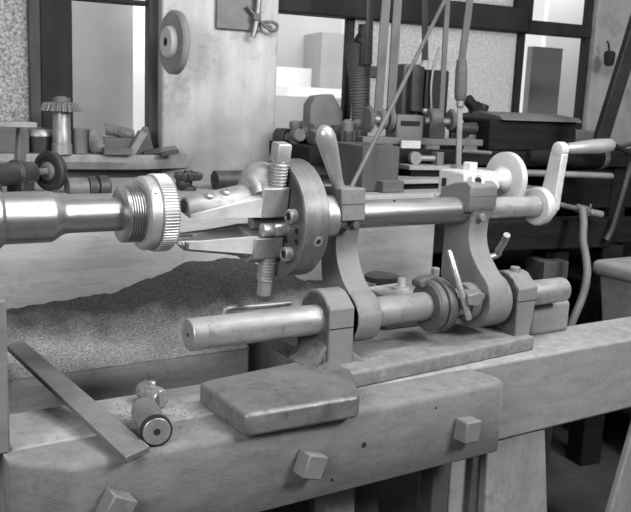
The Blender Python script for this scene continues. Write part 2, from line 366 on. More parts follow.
# ================================================================ HEADSTOCK SPINDLE
SY, SZ = .05, .2225
head = thing('lathe_headstock', 'bright turned steel lathe spindle with threaded nose and knurled ring, entering from the edge', 'lathe headstock', (-.45, SY, RT))
o = (0, SY, SZ)
obj('spindle', MB().lathe([(-.75, .0435), (-.236, .0435), (-.231, .042), (-.217, .033), (-.209, .0305), (-.2, .0298), (-.108, .0298)], o, X3, 64), 'steel', head)
obj('flange', MB().lathe([(-.42, .052), (-.325, .052), (-.318, .05), (-.314, .046), (-.314, .03)], o, X3, 64), 'steel', head)
pr = [(-.114, .03), (-.114, .044), (-.111, .0505)]
t = -.106
while t < -.08: pr += [(t, .0514), (t+.0014, .0514), (t+.0026, .0484), (t+.0034, .0484)]; t += .0046
pr += [(-.07, .05)]
nose = obj('threaded_nose', MB().lathe(pr, o, X3, 64), 'steel', head)
ring = obj('knurled_ring', MB().lathe([(-.078, .045), (-.078, .06), (-.075, .0655), (-.072, .067), (-.057, .067), (-.0565, .0655), (-.0545, .0655), (-.054, .0695), (-.052, .071), (-.028, .071), (-.024, .068), (-.024, .03)], o, X3, 312, {8: .0013, 9: .0016, 10: .0013, 7: .0008}), 'knurl', head, smooth=25)
d = V((0, -math.cos(.75), math.sin(.75)))
obj('set_screw', MB().rod(V((-.0645, SY, SZ))+d*.06, V((-.0645, SY, SZ))+d*.0685, .0075, seg=20), 'bright', ring)
q = at(8, 350, Y=-.11); obj('casting', MB().box(-.75, q.x, -.11, .0, RT-.0, at(4, 300, Y=-.11).z), 'iron', head, .004)

# ================================================================ SWING TAILSTOCK
tail = thing('swing_tailstock', 'grey cast iron swing tailstock with two parallel steel bars on tall arms', 'tailstock', (.55, 0, RT))
BT = -.086
base = obj('base_casting', MB().loft([[(.292, y, z) for y, z in p] for p in ([(-.1, RT), (-.104, RT+.004), (-.104, BT-.009), (-.101, BT-.003), (-.094, BT), (.32, BT), (.32, RT)],)] +
      [[(.85, y*.62 if y < 0 else y, z) for y, z in p] for p in ([(-.1, RT), (-.104, RT+.004), (-.104, BT-.009), (-.101, BT-.003), (-.094, BT), (.32, BT), (.32, RT)],)]), 'basedust', tail, .002, 25)
foot_poly = [(.003, -.045), (.006, -.212), (.012, -.222), (.228, -.232), (.238, -.22), (.3, -.1), (.3, -.03), (.22, -.012), (.03, -.036)]
foot = obj('clamp_foot', MB().prism(foot_poly, 'z', RT-.0, -.078), 'foot', base, .007, seg=3)
# sloping dusty web between foot and bracket
obj('web', MB().loft([[(.215, -.09, -.079), (.225, .02, -.079), (.225, .02, -.115), (.215, -.09, -.115)], [(.25, -.06, -.072), (.255, .03, -.07), (.255, .04, -.115), (.25, -.06, -.115)], [(.285, -.04, -.04), (.285, .05, -.03), (.285, .06, -.115), (.285, -.04, -.115)]]), 'dusty', base, .006)
obj('web', MB().loft([[(.34, -.042, BT-.005), (.34, .05, BT-.005), (.34, .05, -.06), (.34, -.042, -.06)], [(.37, -.05, BT-.005), (.37, .05, BT-.005), (.37, .05, BT+.001), (.37, -.05, BT+.001)]]), 'iron', base, .003)
def bracket(x0, x1, zt, dx=0):
    p = [(-.047, BT-.02), (-.047, zt), (-.020, zt+.022)]
    for a in (108, 96, 84, 70, 55, 40, 25, 10): p.append((.008+.06*math.cos(math.radians(a)), .06*math.sin(math.radians(a))))
    p += [(.072, -.03), (.085, BT-.02)]
    k = lambda z: dx*max(0, min(1, (.02-z)/.12))
    return MB().loft([[(x0, y, z) for y, z in p], [(x1-k(z), y, z) for y, z in p]])
br = obj('bearing_bracket', bracket(.283, .342, .03), 'ironlight', tail, .003, 22)
obj('dust_cake', MB().loft([[(.2815, y, z) for y, z in ((-.043, BT), (-.043, .02), (-.025, .046), (.0, .055), (.03, .05), (.06, .02), (.07, BT))], [(.284, y, z) for y, z in ((-.043, BT), (-.043, .02), (-.025, .046), (.0, .055), (.03, .05), (.06, .02), (.07, BT))]]), 'dusty', br)
obj('joint_line', MB().box(.2835, .3415, -.0478, -.04, -.0115, -.0095), 'hole', br)
br = obj('bearing_bracket', bracket(.806, .868, .027, .018), 'ironlight', tail, .003, 22)
obj('dust_cake', MB().loft([[(.8045, y, z) for y, z in ((-.043, BT), (-.043, .02), (-.025, .046), (.0, .055), (.03, .05), (.06, .02), (.07, BT))], [(.807, y, z) for y, z in ((-.043, BT), (-.043, .02), (-.025, .046), (.0, .055), (.03, .05), (.06, .02), (.07, BT))]]), 'dusty', br)
obj('joint_line', MB().box(.8065, .8655, -.0478, -.04, -.004, -.0022), 'hole', br)
obj('oil_cup', MB().rod((.835, -.0, .055), (.835, -.0, .07), .012, seg=16), 'ironlight', br)
# lower and upper bars
lb = obj('lower_bar', MB().lathe([(0, .012), (0, .0285), (.0025, .0305), (1.004, .0305), (1.008, .027), (1.008, .0)], (0, 0, 0), X3, 64), 'bar', tail)
obj('sleeve', MB().lathe([(.40, .0308), (.40, .0318), (.562, .0318), (.567, .0305)], (0, 0, 0), X3, 56), 'sleeve', tail)
obj('centre_hole', MB().rod((-.0006, 0, 0), (.006, 0, 0), .0045, seg=16), 'hole', lb)
UY, UZ = .05, .2035
obj('upper_bar', MB().lathe([(.30, .03), (.695, .03), (.6975, .0275), (.6985, .0265)], (0, UY, UZ), X3, 64), 'steel', tail, label='left bright steel sleeve of the upper bar')
obj('upper_bar', MB().lathe([(.69, .0), (.69, .0265), (.955, .0265)], (0, UY, UZ), X3, 64), 'bar', tail)
obj('oil_hole', MB().rod((.49, .035, UZ+.0265), (.49, .036, UZ+.0285), .0035, seg=12), 'hole', tail)

def arm(x0, x1, hx0, hx1, front, back, R):
    """front / back: (y, z) points from the top down; closed by an arc round the lower bar"""
    f = smooth_path([(0, y, z) for y, z in front], 6); b = smooth_path([(0, y, z) for y, z in back], 6)
    a0 = math.degrees(math.atan2(front[-1][1], front[-1][0])) % 360; a1 = math.degrees(math.atan2(back[-1][1], back[-1][0])) % 360
    if a1 < a0: a1 += 360
    arc = [(R*math.cos(math.radians(a)), R*math.sin(math.radians(a))) for a in [a0+(a1-a0)*k/20 for k in range(1, 20)]]
    p = [(v.y, v.z) for v in f] + arc + [(v.y, v.z) for v in reversed(b)]
    m = MB(); m.prism(p, 'x', x0, x1); m.lathe([(hx0, R*.7), (hx0, R*.93), (hx0+.004, R*.985), (hx1-.004, R*.985), (hx1, R*.93), (hx1, R*.7)], (0, 0, 0), X3, 56)
    return m
a1 = obj('swing_arm', arm(.348, .404, .348, .407, [(.018, .205), (.034, .185), (.042, .15), (.036, .115), (.012, .075), (-.018, .05), (-.048, .024)], [(.098, .205), (.1, .15), (.094, .09), (.082, .04), (.056, -.01)], .056), 'ironlight', tail, .003)
obj('bearing_block', MB().prism([(.002, .197), (.006, .264), (.102, .262), (.102, .2)], 'x', .332, .392), 'iron', a1, .003)
obj('joint_line', MB().box(.3325, .3915, .0025, .01, .232, .233), 'irondark', a1)
obj('bolt', MB().rod((.372, .03, .188), (.372, .004, .188), .0085, seg=16), 'irondark', a1, .001)
obj('bar_collar', MB().lathe([(.384, .0285), (.384, .033), (.394, .033), (.396, .031)], (0, UY, UZ), X3, 48), 'steel', a1)
obj('slot', MB().box(.4035, .4048, .06, .085, .13, .19), 'dusty', a1)
a2 = obj('swing_arm', arm(.70, .757, .704, .775, [(.012, .205), (.02, .175), (.02, .14), (.008, .108), (-.02, .075), (-.05, .048), (-.061, .018)], [(.108, .205), (.108, .12), (.106, .03), (.062, -.012)], .063), 'ironlight', tail, .004)
obj('hub', MB().lathe([(.672, .0275), (.672, .04), (.676, .043), (.705, .043)], (0, 0, 0), X3, 48), 'iron', a2)
obj('bearing_block', MB().prism([(.013, .202), (.004, .215), (.004, .262), (.02, .272), (.06, .266), (.108, .25), (.108, .202)], 'x', .68, .762), 'iron', a2, .004)
obj('joint_line', MB().box(.6815, .7605, .0033, .01, .2385, .2395), 'irondark', a2)
obj('bolt', MB().rod((.727, .04, .19), (.727, .006, .19), .0095, seg=16), 'iron', a2, .001)
obj('stud', MB().rod((.675, .118, .228), (.70, .118, .228), .007, seg=14), 'crank', a2)
cl = obj('clamp_cap', MB().prism([(.035, .25), (.04, .286), (.05, .291), (.13, .291), (.13, .225), (.1, .235)], 'x', .69, .80), 'white', a2, .005, label='cream painted cap with square hole')
obj('square_hole', MB().box(.6885, .70, .100, .115, .25, .271), 'hole', cl)
obj('nut', MB().lathe([(0, .0185), (.017, .0185), (.019, .016)], (.757, .095, .29), zz, 6), 'white', cl, .001)
obj('eye_ring', MB().lathe([(0, .012), (0, .0165), (.004, .0165), (.006, .013), (.003, .008)], (.714, .022, .272), V((-.25, -1, .35)), 28), 'crank', cl)
obj('eye_hole', MB().rod(V((.714, .022, .272)), V((.714, .022, .272))+V((-.25, -1, .35)).normalized()*.0052, .0085, seg=20), 'hole', cl)
hw = obj('hand_disc', MB().lathe([(.874, .02), (.874, .058), (.877, .065), (.892, .066), (.896, .063), (.896, .02)], (0, .105, .267), X3, 64), 'crank', a2, label='cream painted round disc behind the upper bar')
obj('hub', MB().lathe([(.785, .02), (.815, .02), (.817, .024), (.832, .024), (.836, .019), (.845, .02), (.862, .028), (.878, .036)], (0, .105, .264), X3, 40), 'crank', hw)
# tommy bar and clamp collar on the lower bar
col = obj('clamp_collar', MB().lathe([(.566, .031), (.566, .05), (.572, .057), (.582, .0575), (.584, .05), (.59, .05), (.592, .0575), (.612, .0575), (.622, .05), (.622, .031)], (0, 0, 0), X3, 56), 'collar', tail)
obj('lug', MB().prism([(.55, .04), (.548, .054), (.565, .063), (.60, .064), (.625, .054), (.625, .04)], 'y', .0, .035), 'dusty', col, .005)
obj('bolt', MB().lathe([(0, .011), (.014, .011), (.016, .009)], (.605, .02, .064), zz, 6), 'iron', col)
obj('wedge', MB().loft([[(.618, -.078, .014), (.64, -.03, .014), (.64, -.03, .04), (.618, -.078, .036)], [(.645, -.082, .008), (.672, -.03, .012), (.672, -.03, .036), (.645, -.082, .042)], [(.672, -.074, .024), (.692, -.03, .02), (.692, -.03, .034), (.672, -.074, .033)]]), 'ironlight', col, .003)
pa, pb = at(449, 250, Y=-.03), at(469.5, 320, Y=-.075)
obj('tommy_bar', MB().tube([pa, pa.lerp(pb, .04), pa.lerp(pb, .5), pa.lerp(pb, .97), pb], [.004, .0062, .0072, .0072, .005]), 'bright', col)
h0 = at(488, 260, Y=.09); h1 = at(499, 250, Y=.06); h2 = at(507, 235, Y=.03); h0.x = .745
obj('hooked_rod', MB().tube(smooth_path([h0, at(494, 256, Y=.07), h1, at(504, 242, Y=.045), h2]), .0085), 'joint', a2)
# lever handle on the left arm
ha = V((.352, .045, .258)); hb = at(324, 130, Y=-.005); dv = hb-ha; L = dv.length
obj('lever_handle', MB().lathe([(0, .0125), (L*.2, .0128), (L*.5, .0165), (L*.75, .0195), (L*.9, .0195), (L*.98, .0165), (L*1.03, .011), (L*1.05, .004), (L*1.052, 0)], ha, dv, 40), 'satin', a1)
# crank
ck = obj('crank', MB().lathe([(.938, .027), (.938, .043), (.942, .047), (.957, .047), (.963, .043), (.963, .02)], (0, UY, UZ), X3, 48), 'crank', tail, label='pale painted crank on the end of the upper bar')
obj('hub', MB().lathe([(.957, .031), (.985, .031), (.99, .027), (.99, 0)], (0, UY, UZ), X3, 40), 'crank', ck)
ct = at(561, 146, X=.985); cb = V((.985, UY, UZ-.005)); dv = (ct-cb); sd = dv.normalized().cross(X3).normalized()
m = MB()
secs = []
for k, w in ((-.0, .027), (.12, .026), (.5, .022), (.9, .0195)):
    c = cb+dv*k; secs.append([c-sd*w+X3*(-.011), c+sd*w+X3*(-.011), c+sd*w+X3*.011, c-sd*w+X3*.011])
m.loft(secs); m.lathe([(-.012, .015), (-.010, .0195), (.011, .0195), (.013, .015)], ct-dv*.06, X3, 32)
obj('crank_arm', m, 'crank', ck, .003)
he = at(612, 145, Y=ct.y-.0); he = V((he.x, ct.y, he.z)); q = ct-dv*.05; L = (he-q).length
obj('handle', MB().lathe([(0, .011), (L*.12, .011), (L*.15, .0135), (L*.45, .0165), (L*.75, .0185), (L*.95, .017), (L, .012), (L*1.005, 0)], q, he-q, 32), 'satin', ck)

# ================================================================ JAW CHUCK
CA = math.radians(10)
chuck = thing('jaw_chuck', 'two-jawed worn steel lathe chuck with square-headed jaw screws', 'lathe chuck', (.2, UY, UZ-.115))
CO = V((0, UY, UZ)); CR = Matrix.Rotation(CA, 3, 'X')
def cobj(name, mb, m, parent, **k): mb.rot(CR, CO); return obj(name, mb, m, parent, **k)
def cpt(x, y, z): return V((x, UY+y, UZ+z))
fp = cobj('face_plate', MB().lathe([(.207, .0), (.207, .102), (.204, .108), (.204, .114), (.2055, .1165), (.2075, .117), (.257, .117), (.261, .113), (.261, .0)], CO, X3, 96), 'chuck', chuck, smooth=28)
cobj('hub', MB().lathe([(.255, .062), (.292, .062), (.297, .058), (.297, .045), (.335, .045)], CO, X3, 56), 'bar', chuck)
def jaw_sec(x, w, z0, z1):      # half round top
    pts = [(-w, z0), (-w, z0+.3*(z1-z0))]
    for k in range(1, 12):
        a = PI*k/12; pts.append((-w*math.cos(a)*.98, z0+.3*(z1-z0)+.7*(z1-z0)*math.sin(a)))
    pts += [(w, z0+.3*(z1-z0)), (w, z0)]
    return [cpt(x, y, z) for y, z in pts]
uj = cobj('upper_jaw', MB().loft([jaw_sec(.008, .023, .0155, .046), jaw_sec(.012, .025, .0145, .048), jaw_sec(.08, .033, .0165, .060), jaw_sec(.13, .038, .018, .07), jaw_sec(.15, .041, .018, .074)]), 'jaw', chuck, bevel=.002)
obj_m = MB().box(.145, .204, UY-.047, UY+.047, UZ+.016, UZ+.075); cobj('jaw_block', obj_m, 'jaw', uj, bevel=.003)
cobj('boss', MB().lathe([(.05, .045), (.072, .043), (.088, .038), (.103, .027), (.108, .016), (.109, 0)], cpt(.17, .012, 0), zz, 32), 'jaw', uj)
cobj('rib', MB().tube([cpt(.142, -.047*math.cos(PI*k/14), .03+.052*math.sin(PI*k/14)) for k in range(3, 11)], .0105), 'jaw', uj)
cobj('facet', MB().hexa([cpt(.012, -.0255, .0145), cpt(.15, -.047, .018), cpt(.15, -.036, .018), cpt(.012, -.02, .0145), cpt(.012, -.0258, .022), cpt(.15, -.047, .056), cpt(.15, -.03, .06), cpt(.012, -.02, .024)]), 'jawlit', uj)
for x, z in ((.052, .0545), (.085, .0605)):
    cobj('screw', MB().lathe([(0, .0085), (.004, .0085), (.0055, .0065), (.0055, .002), (.004, .0015)], cpt(x, -.012, z-.002), V((0, -.35, 1)), 20), 'bright', uj)
cobj('tip_hollow', MB().lathe([(0, .0125), (.001, .0125)], cpt(.0072, 0, .0295), X3, 24), 'irondark', uj)
def screw(sg, par):
    m = MB(); pr = [(.06, .015)]
    for k in range(8): pr += [(.073+k*.0062, .0182), (.074+k*.0062, .0182), (.0762+k*.0062, .0152), (.0772+k*.0062, .0152)]
    pr += [(.124, .015)]
    m.lathe([(t, r) for t, r in pr], cpt(.184, -.028, 0), zz*sg, 32)
    c = cpt(.184, -.028, sg*.142)
    if sg > 0: m.loft([[c+V((sx*w, sy*w, h)) for sx, sy in ((-1, -1), (1, -1), (1, 1), (-1, 1))] for w, h in ((.0142, -.019), (.0142, .013), (.0125, .016))])
    else: m.lathe([(.12, .0145), (.15, .0145), (.154, .011)], cpt(.184, -.028, 0), -zz, 24)
    return cobj('jaw_screw', m, 'jaw', par, bevel=.001)
screw(1, chuck)
# lower jaw, hollowed on top
def low_sec(x, w, zt, zb, dip):
    pts = [(-w, zt)]
    for k in range(0, 9): a = PI*k/8; pts.append((-w*.78*math.cos(a), zt-dip*math.sin(a)))
    pts += [(w, zt), (w*.95, zt+(zb-zt)*.55), (w*.6, zb), (-w*.6, zb), (-w*.95, zt+(zb-zt)*.55)]
    return [cpt(x, y, z) for y, z in pts]
lj = cobj('lower_jaw', MB().loft([low_sec(.006, .026, -.031, -.05, .013), low_sec(.01, .028, -.031, -.052, .014), low_sec(.09, .035, -.027, -.062, .014), low_sec(.15, .043, -.022, -.074, .014)]), 'jaw', chuck, bevel=.002)
cobj('jaw_block', MB().prism([(UY-.047, UZ-.024), (UY+.047, UZ-.024), (UY+.047, UZ-.07), (UY+.02, UZ-.085), (UY-.02, UZ-.085), (UY-.047, UZ-.066)], 'x', .14, .204), 'jaw', lj, bevel=.003)
cobj('facet', MB().hexa([cpt(.012, -.0285, -.044), cpt(.15, -.0435, -.058), cpt(.15, -.037, -.058), cpt(.012, -.024, -.044), cpt(.012, -.0292, -.0305), cpt(.15, -.0445, -.022), cpt(.15, -.036, -.022), cpt(.012, -.025, -.0305)]), 'jawlit', lj)
for k in range(6):
    a = PI*(.12+.76*k/5); y, z = -.0225*math.cos(a), -.031-.0135*math.sin(a)
    cobj('tooth', MB().loft([[cpt(x, y-.003, z-.001), cpt(x, y+.003, z-.001), cpt(x, y*.9, z+.004)] for x in (.003, .04)]), 'chuck', lj)
screw(-1, chuck)
cobj('guide_pin', MB().lathe([(.152, .009), (.154, .0135), (.175, .0135), (.177, .0122), (.179, .0122), (.181, .0135), (.207, .0135)], cpt(0, -.043, -.009), X3, 28), 'bright', chuck)
cobj('guide_pin', MB().lathe([(.15, .009), (.152, .0125), (.207, .0125)], cpt(0, .0, -.008), X3, 28), 'jaw', chuck)
for y, z in ((-.072, .026), (-.072, -.05), (.07, -.05), (.07, .04)):
    s_ = cobj('socket_screw', MB().lathe([(.192, .0075), (.190, .009), (.190, .013), (.192, .0145), (.206, .0145)], cpt(0, y, z), X3, 28), 'bar', fp)
    cobj('socket', MB().lathe([(.1905, .0078), (.1905+.003, .0078)], cpt(-.0008, y, z), X3, 6), 'hole', s_)
for y, z in ((-.088, -.02), (-.05, -.03), (-.083, -.0)):
    cobj('hole', MB().lathe([(.2055, .006), (.21, .006)], cpt(0, y, z), X3, 16), 'hole', fp)
dv = V((0, -1, -.28)).normalized(); c = CO+V((.237, 0, 0))
s_ = obj('rim_screw', MB().lathe([(.11, .0105), (.1172, .0105), (.118, .0085), (.118, .005), (.116, .0045)], c, dv, 24), 'bright', fp)
obj('socket', MB().lathe([(.117, .0042), (.1183, .0042)], c, dv, 12), 'hole', s_)

# ================================================================ LOOSE THINGS ON THE BED
fa, fb = at(126, 457, Z=-.108), at(150, 446, Z=-.108); fc, fd_ = at(22, 339, Z=-.052), at(6, 345, Z=-.052)
fl = obj('flat_file', MB().hexa([fa-zz*.011, fb-zz*.011, fc-zz*.011, fd_-zz*.011, fa, fb, fc, fd_]), 'file', None, .002)
tag(fl, 'long flat steel file with cross-cut face lying across the bed rails', 'file')
uj_ = thing('universal_joint', 'small bright steel universal joint lying on the timber beam beside the file', 'universal joint', (-.12, -.12, RT))
ea = at(157, 432, Z=-.0945); eb = at(143, 408, Z=-.0945); dv = (eb-ea); L = dv.length
body = obj('shaft_socket', MB().lathe([(0, .006), (0, .0215), (.003, .0245), (.012, .025), (.014, .0235), (L*.85, .0235), (L*.95, .021), (L, .013), (L+.012, .010)], ea, dv, 40), 'joint', uj_)
obj('socket_hole', MB().lathe([(-.0006, .0055), (.004, .0055)], ea, dv, 16), 'hole', body)
obj('rubber_band', MB().lathe([(.001, .024), (.002, .0258), (.010, .0262), (.012, .024)], ea, dv, 40), 'black', body)
ec = at(142, 389, Z=-.1); ed = at(162, 399, Z=-.1); dv2 = ed-ec; L2 = dv2.length; dx = dv2.normalized(); ax_ = dv.normalized()
yk = obj('yoke', MB().lathe([(0, .008), (.0, .0135), (.003, .016), (L2*.32, .016), (L2*.36, .012), (L2*.6, .012), (L2*.64, .0175), (L2-.003, .0175), (L2, .015), (L2, .007)], ec, dx, 28), 'joint', uj_)
mid = ec.lerp(ed, .5)
for sg in (-1, 1):
    obj('fork_cheek', MB().rbox(mid+dx*sg*.013-ax_*.004+zz*.004, (.007, .05, .026), dx, ax_, zz), 'joint', yk, .003)
obj('cross_pin', MB().rod(mid-zz*.018, mid+zz*.024, .0075, seg=18), 'bright', yk)
br_ = at(290, 303, Y=.1); bl_ = at(224, 309, Y=.1)
rodm = MB().tube(smooth_path([bl_+V((0, 0, -.03)), bl_+V((.001, 0, -.008)), bl_+V((.012, 0, .001)), bl_.lerp(br_, .5), br_]), .0065)
tag(obj('bent_rod', rodm, 'shopsteel'), 'thin bent metal rod lying behind the lower steel bar', 'rod')

# loose wood dust on the front beam (uncountable)
m = MB()
for i in range(330):
    if i < 270: x, y = random.gauss(-.10, .06), random.gauss(-.06, .05)
    else: x, y = random.uniform(-.25, .6), random.uniform(-.19, -.1)
    if -.225 < x < -.145 and y < .2 or not -.19 < y < .05 or (x > -.0 and y > -.105): continue
    if x > -.005 and x < .27: continue
    s_ = random.uniform(.0005, .0016)
    c = V((x, y, RT+s_*.35)); a = random.random()*PI
    m.rbox(c, (s_*2.2, s_, s_*.7), V((math.cos(a), math.sin(a), .2)).normalized(), V((-math.sin(a), math.cos(a), 0)), zz)
tag(obj('wood_shavings', m, 'wood', smooth=0), 'scattered wood dust and crumbs on top of the front beam', 'wood dust', kind='stuff')

# sawdust heap
def H(x):
    k = [(-1, .07), (-.25, .082), (-.1, .09), (0, .098), (.1, .125), (.2, .158), (.32, .16), (.42, .13), (.55, .085), (.8, .05), (1.1, .03)]
    for (a, u), (b, v) in zip(k, k[1:]):
        if a <= x <= b:
            t = (x-a)/(b-a); t = t*t*(3-2*t); return u+(v-u)*t
    return .05
m = MB(); NX, NY = 150, 40; grid = []
from mathutils import noise as mn
for i in range(NX+1):
    x = -.72+1.72*i/NX; row = []
    yf = .233 if x < .262 else .322
    for j in range(NY+1):
        t = j/NY; y = yf+(.452-yf)*t
        h = H(x)*(t**1.25)*(1 if x < .25 else 1)
        h += .007*mn.noise((x*22, y*22, 1))*min(1, t*4)+.0035*mn.noise((x*80, y*80, 3))*min(1, t*4)
        row.append(m.bm.verts.new((x, y, RT-.001+max(h, 0)+.004*min(1, t*12))))
    grid.append(row)
for i in range(NX):
    for j in range(NY): m.bm.faces.new((grid[i][j], grid[i+1][j], grid[i+1][j+1], grid[i][j+1]))
for row, nxt in zip(grid, grid[1:]): pass
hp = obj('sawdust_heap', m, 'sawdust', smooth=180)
tag(hp, 'long heap of fine sawdust banked against the back board', 'sawdust', kind='stuff')

# ================================================================ BACK BOARD AND SHELF
SHZ = .19
bb = obj('back_board', MB().box(-.8, .97, .452, .482, RT, SHZ), 'board', None, .004)
tag(bb, 'weathered wide grey board standing on edge behind the lathe', 'board')
sh = obj('rear_shelf', MB().box(-.9, 1.5, .484, 1.02, SHZ-.035, SHZ), 'palewood', None, .003)
tag(sh, 'low dusty plank shelf behind the back board under the window ledge', 'shelf')
# strap and flat disc seen between the arms
st = thing('clamp_strap', 'pale iron strap with square-headed bolt, between the two swing arms', 'clamp', (.62, .2, BT))
p0, p1 = at(376, 291, Y=.17), at(424, 283, Y=.17)
obj('strap_plate', MB().hexa([(.54, .09, -.012), (.72, .10, -.012), (.72, .22, -.012), (.54, .2, -.012), (.54, .09, .002), (.72, .10, .002), (.72, .22, .002), (.54, .2, .002)]), 'white', st, .003)
obj('bolt', MB().lathe([(0, .02), (.006, .02), (.008, .0095), (.026, .0095), (.028, .007)], (.615, .15, .002), zz, 24), 'white', st)
obj('support_block', MB().box(.55, .71, .12, .19, BT, -.012), 'iron', st, .004)
dk = at(382, 277, Y=.32)
fd = MB().lathe([(-.011, .042), (-.008, .046), (.004, .046), (.007, .042), (.007, 0)], dk, zz, 40)
fd.rod(dk+V((0, 0, dk.z*0-.011)), V((dk.x, dk.y, BT)), .014)
tag(obj('flat_disc', fd, 'irondark'), 'dark flat round disc on a short stem behind the pale strap', 'disc')
p = at(551, 328, Y=.1)
wb = MB().box(.93, 1.07, .02, .055, RT, -.038)
tag(obj('packing_block', wb, 'woodpale', None, .012, seg=3), 'pale rounded packing block on the rail under the end of the lower bar', 'block')

# ================================================================ WINDOW WALL
LZ, BZ = .25, .30
s148, s275, s600 = wat(160, 80, 0)[0], wat(274, 80, 0)[0], wat(597, 60, 0)[0]
sL, sR = wat(0, 80, 0)[0]-2.6, s600+2.6
TOP = 1.6; FZ = -.8
struct('wall_window_lower', MB().wbox(sL, s275, -.2, 0, FZ, LZ), 'plasterdirty')
struct('wall_window_bench', MB().wbox(s275, sR, -.2, 0, FZ, BZ-.02), 'plasterdirty')
struct('wall_pillar', MB().wbox(s148, s275, -.12, .03, LZ-.1, TOP), 'plaster', .008)
struct('wall_right', MB().wbox(s600, sR, -.085, -.02, BZ-.04, TOP), 'plasterright', .008)
m = MB()
pts = []
n = 60; s0_, s1_ = sL, wat(205, 150, .15)[0]
top = []; 
for i in range(n+1):
    s_ = s0_+(s1_-s0_)*i/n; dd = .17+.012*mn.noise((s_*9, 0, 0))+.005*mn.noise((s_*40, 2, 0))
    if i > n-4: dd *= (n-i+1)/5
    top.append((s_, dd*.8))
m.loft([[wp(s_, 0, LZ-.05), wp(s_, dd*.9, LZ-.045), wp(s_, dd, LZ-.022), wp(s_, dd*.97, LZ), wp(s_, 0, LZ)] for s_, dd in top])
struct('trim_1', m, 'ledge')
def wbar(mb, x0, y0, x1, y1, d0, d1):
    a, b, c, e = wrect(x0, y0, x1, y1, d1); mb.wbox(a, b, d0, d1, c, e)
# window 1: rippled pane, wide dark jamb, clear pane
w1 = MB(); wbar(w1, 28, -120, 40, 150, -.1, -.05); wbar(w1, -120, -150, 160, -100, -.13, -.02)
wn1 = struct('window_1', w1, 'frameg', .004)
mm = MB(); wbar(mm, 40, -120, 72, 150, -.11, -.05); struct('window_frame', mm, 'frame', .004, wn1)
mm = MB(); wbar(mm, 149, -120, 161, 150, -.1, -.03); struct('window_frame', mm, 'frameg', .004, wn1)
mm = MB(); wbar(mm, 60, -3, 148, 1, -.11, -.04); struct('window_frame', mm, 'frame', .002, wn1)
mm = MB(); wbar(mm, -160, -120, 27, 160, -.085, -.08); struct('rippled_pane', mm, 'ripple', 0, wn1)
mm = MB(); wbar(mm, 71, -120, 148, 160, -.085, -.08); struct('clear_pane', mm, 'glass', 0, wn1)
# window 2: transom, posts, frosted and clear panes
def slope_bar(mb, xa, ya0, ya1, xb, yb0, yb1, d0, d1):    # bar level in space between two pixel columns
    a, b = wat(xa, (ya0+ya1)/2, d1)[0], wat(xb, (yb0+yb1)/2, d1)[0]
    z0 = (wat(xa, ya1, d1)[1]+wat(xb, yb1, d1)[1])/2; z1 = (wat(xa, ya0, d1)[1]+wat(xb, yb0, d1)[1])/2
    mb.wbox(a, b, d0, d1, z0, z1)
m = MB(); slope_bar(m, 273, -14, 12, 530, 5, 32, -.1, -.02)
w2 = struct('window_2', m, 'frame', .006)
for x0, x1, dd in ((349, 356.5, -.06), (523, 529, -.06), (591, 600, -.05)):
    mm = MB(); wbar(mm, x0, -130, x1, 130, -.092, dd); struct('window_frame', mm, 'frame', .004, w2)
mm = MB(); slope_bar(mm, 526, 20, 33, 592, 25, 38, -.095, -.04); struct('window_frame', mm, 'frame', .004, w2)
mm = MB(); wbar(mm, 524, -130, 539, 25, -.095, -.04); struct('window_frame', mm, 'frame', .004, w2)
mm = MB(); wbar(mm, 273, -130, 349, 150, -.085, -.08); struct('clear_pane', mm, 'glass', 0, w2)
mm = MB(); wbar(mm, 355, -130, 523, 150, -.085, -.08); struct('frosted_pane', mm, 'frost', 0, w2)
mm = MB(); wbar(mm, 528, -130, 591, 150, -.085, -.08); struct('clear_pane', mm, 'glass', 0, w2)
# outside: yard
def ext(name, x0, y0, x1, y1, d, m, th=.1):
    mb = MB(); wbar(mb, x0, y0, x1, y1, d-th, d); return struct(name, mb, m)
ext('exterior_render_wall', 20, -150, 133, 420, -1.0, 'extmid')
ext('exterior_pale_wall', 133, -150, 240, 420, -1.6, 'snow')
ext('exterior_yard_wall', 240, -150, 345, 68, -2.5, 'extwall')
ext('exterior_shed_wall', 321, 33, 350, 92, -2.2, 'extdark', .3)
ext('exterior_low_wall', 250, 70, 420, 96, -2.35, 'extmid', .05)
ext('exterior_snow_bank', 288, 88, 352, 101, -1.9, 'snow', .2)
ext('exterior_wall_base', 262, 97, 360, 150, -1.5, 'extmid', .2)
ext('exterior_board_fence', 528, 47, 558, 160, -.6, 'extdark', .04)
ext('exterior_pale_yard', 545, -60, 640, 160, -1.8, 'snow', .04)
floor = struct('floor', MB().box(-2.6, 5, -3.6, 2.2, FZ-.05, FZ), 'floor')
struct('ceiling', MB().box(-2.6, 5, -3.6, 1.9, TOP, TOP+.05), 'roomwall')
struct('wall_left', MB().box(-2.65, -2.6, -3.6, 2.0, FZ, TOP), 'roomwall')
struct('wall_rear', MB().box(-2.6, 5, -3.65, -3.6, FZ, TOP), 'roomwall')
struct('wall_far', MB().box(5, 5.05, -3.6, 1.4, FZ, TOP), 'roomwall')

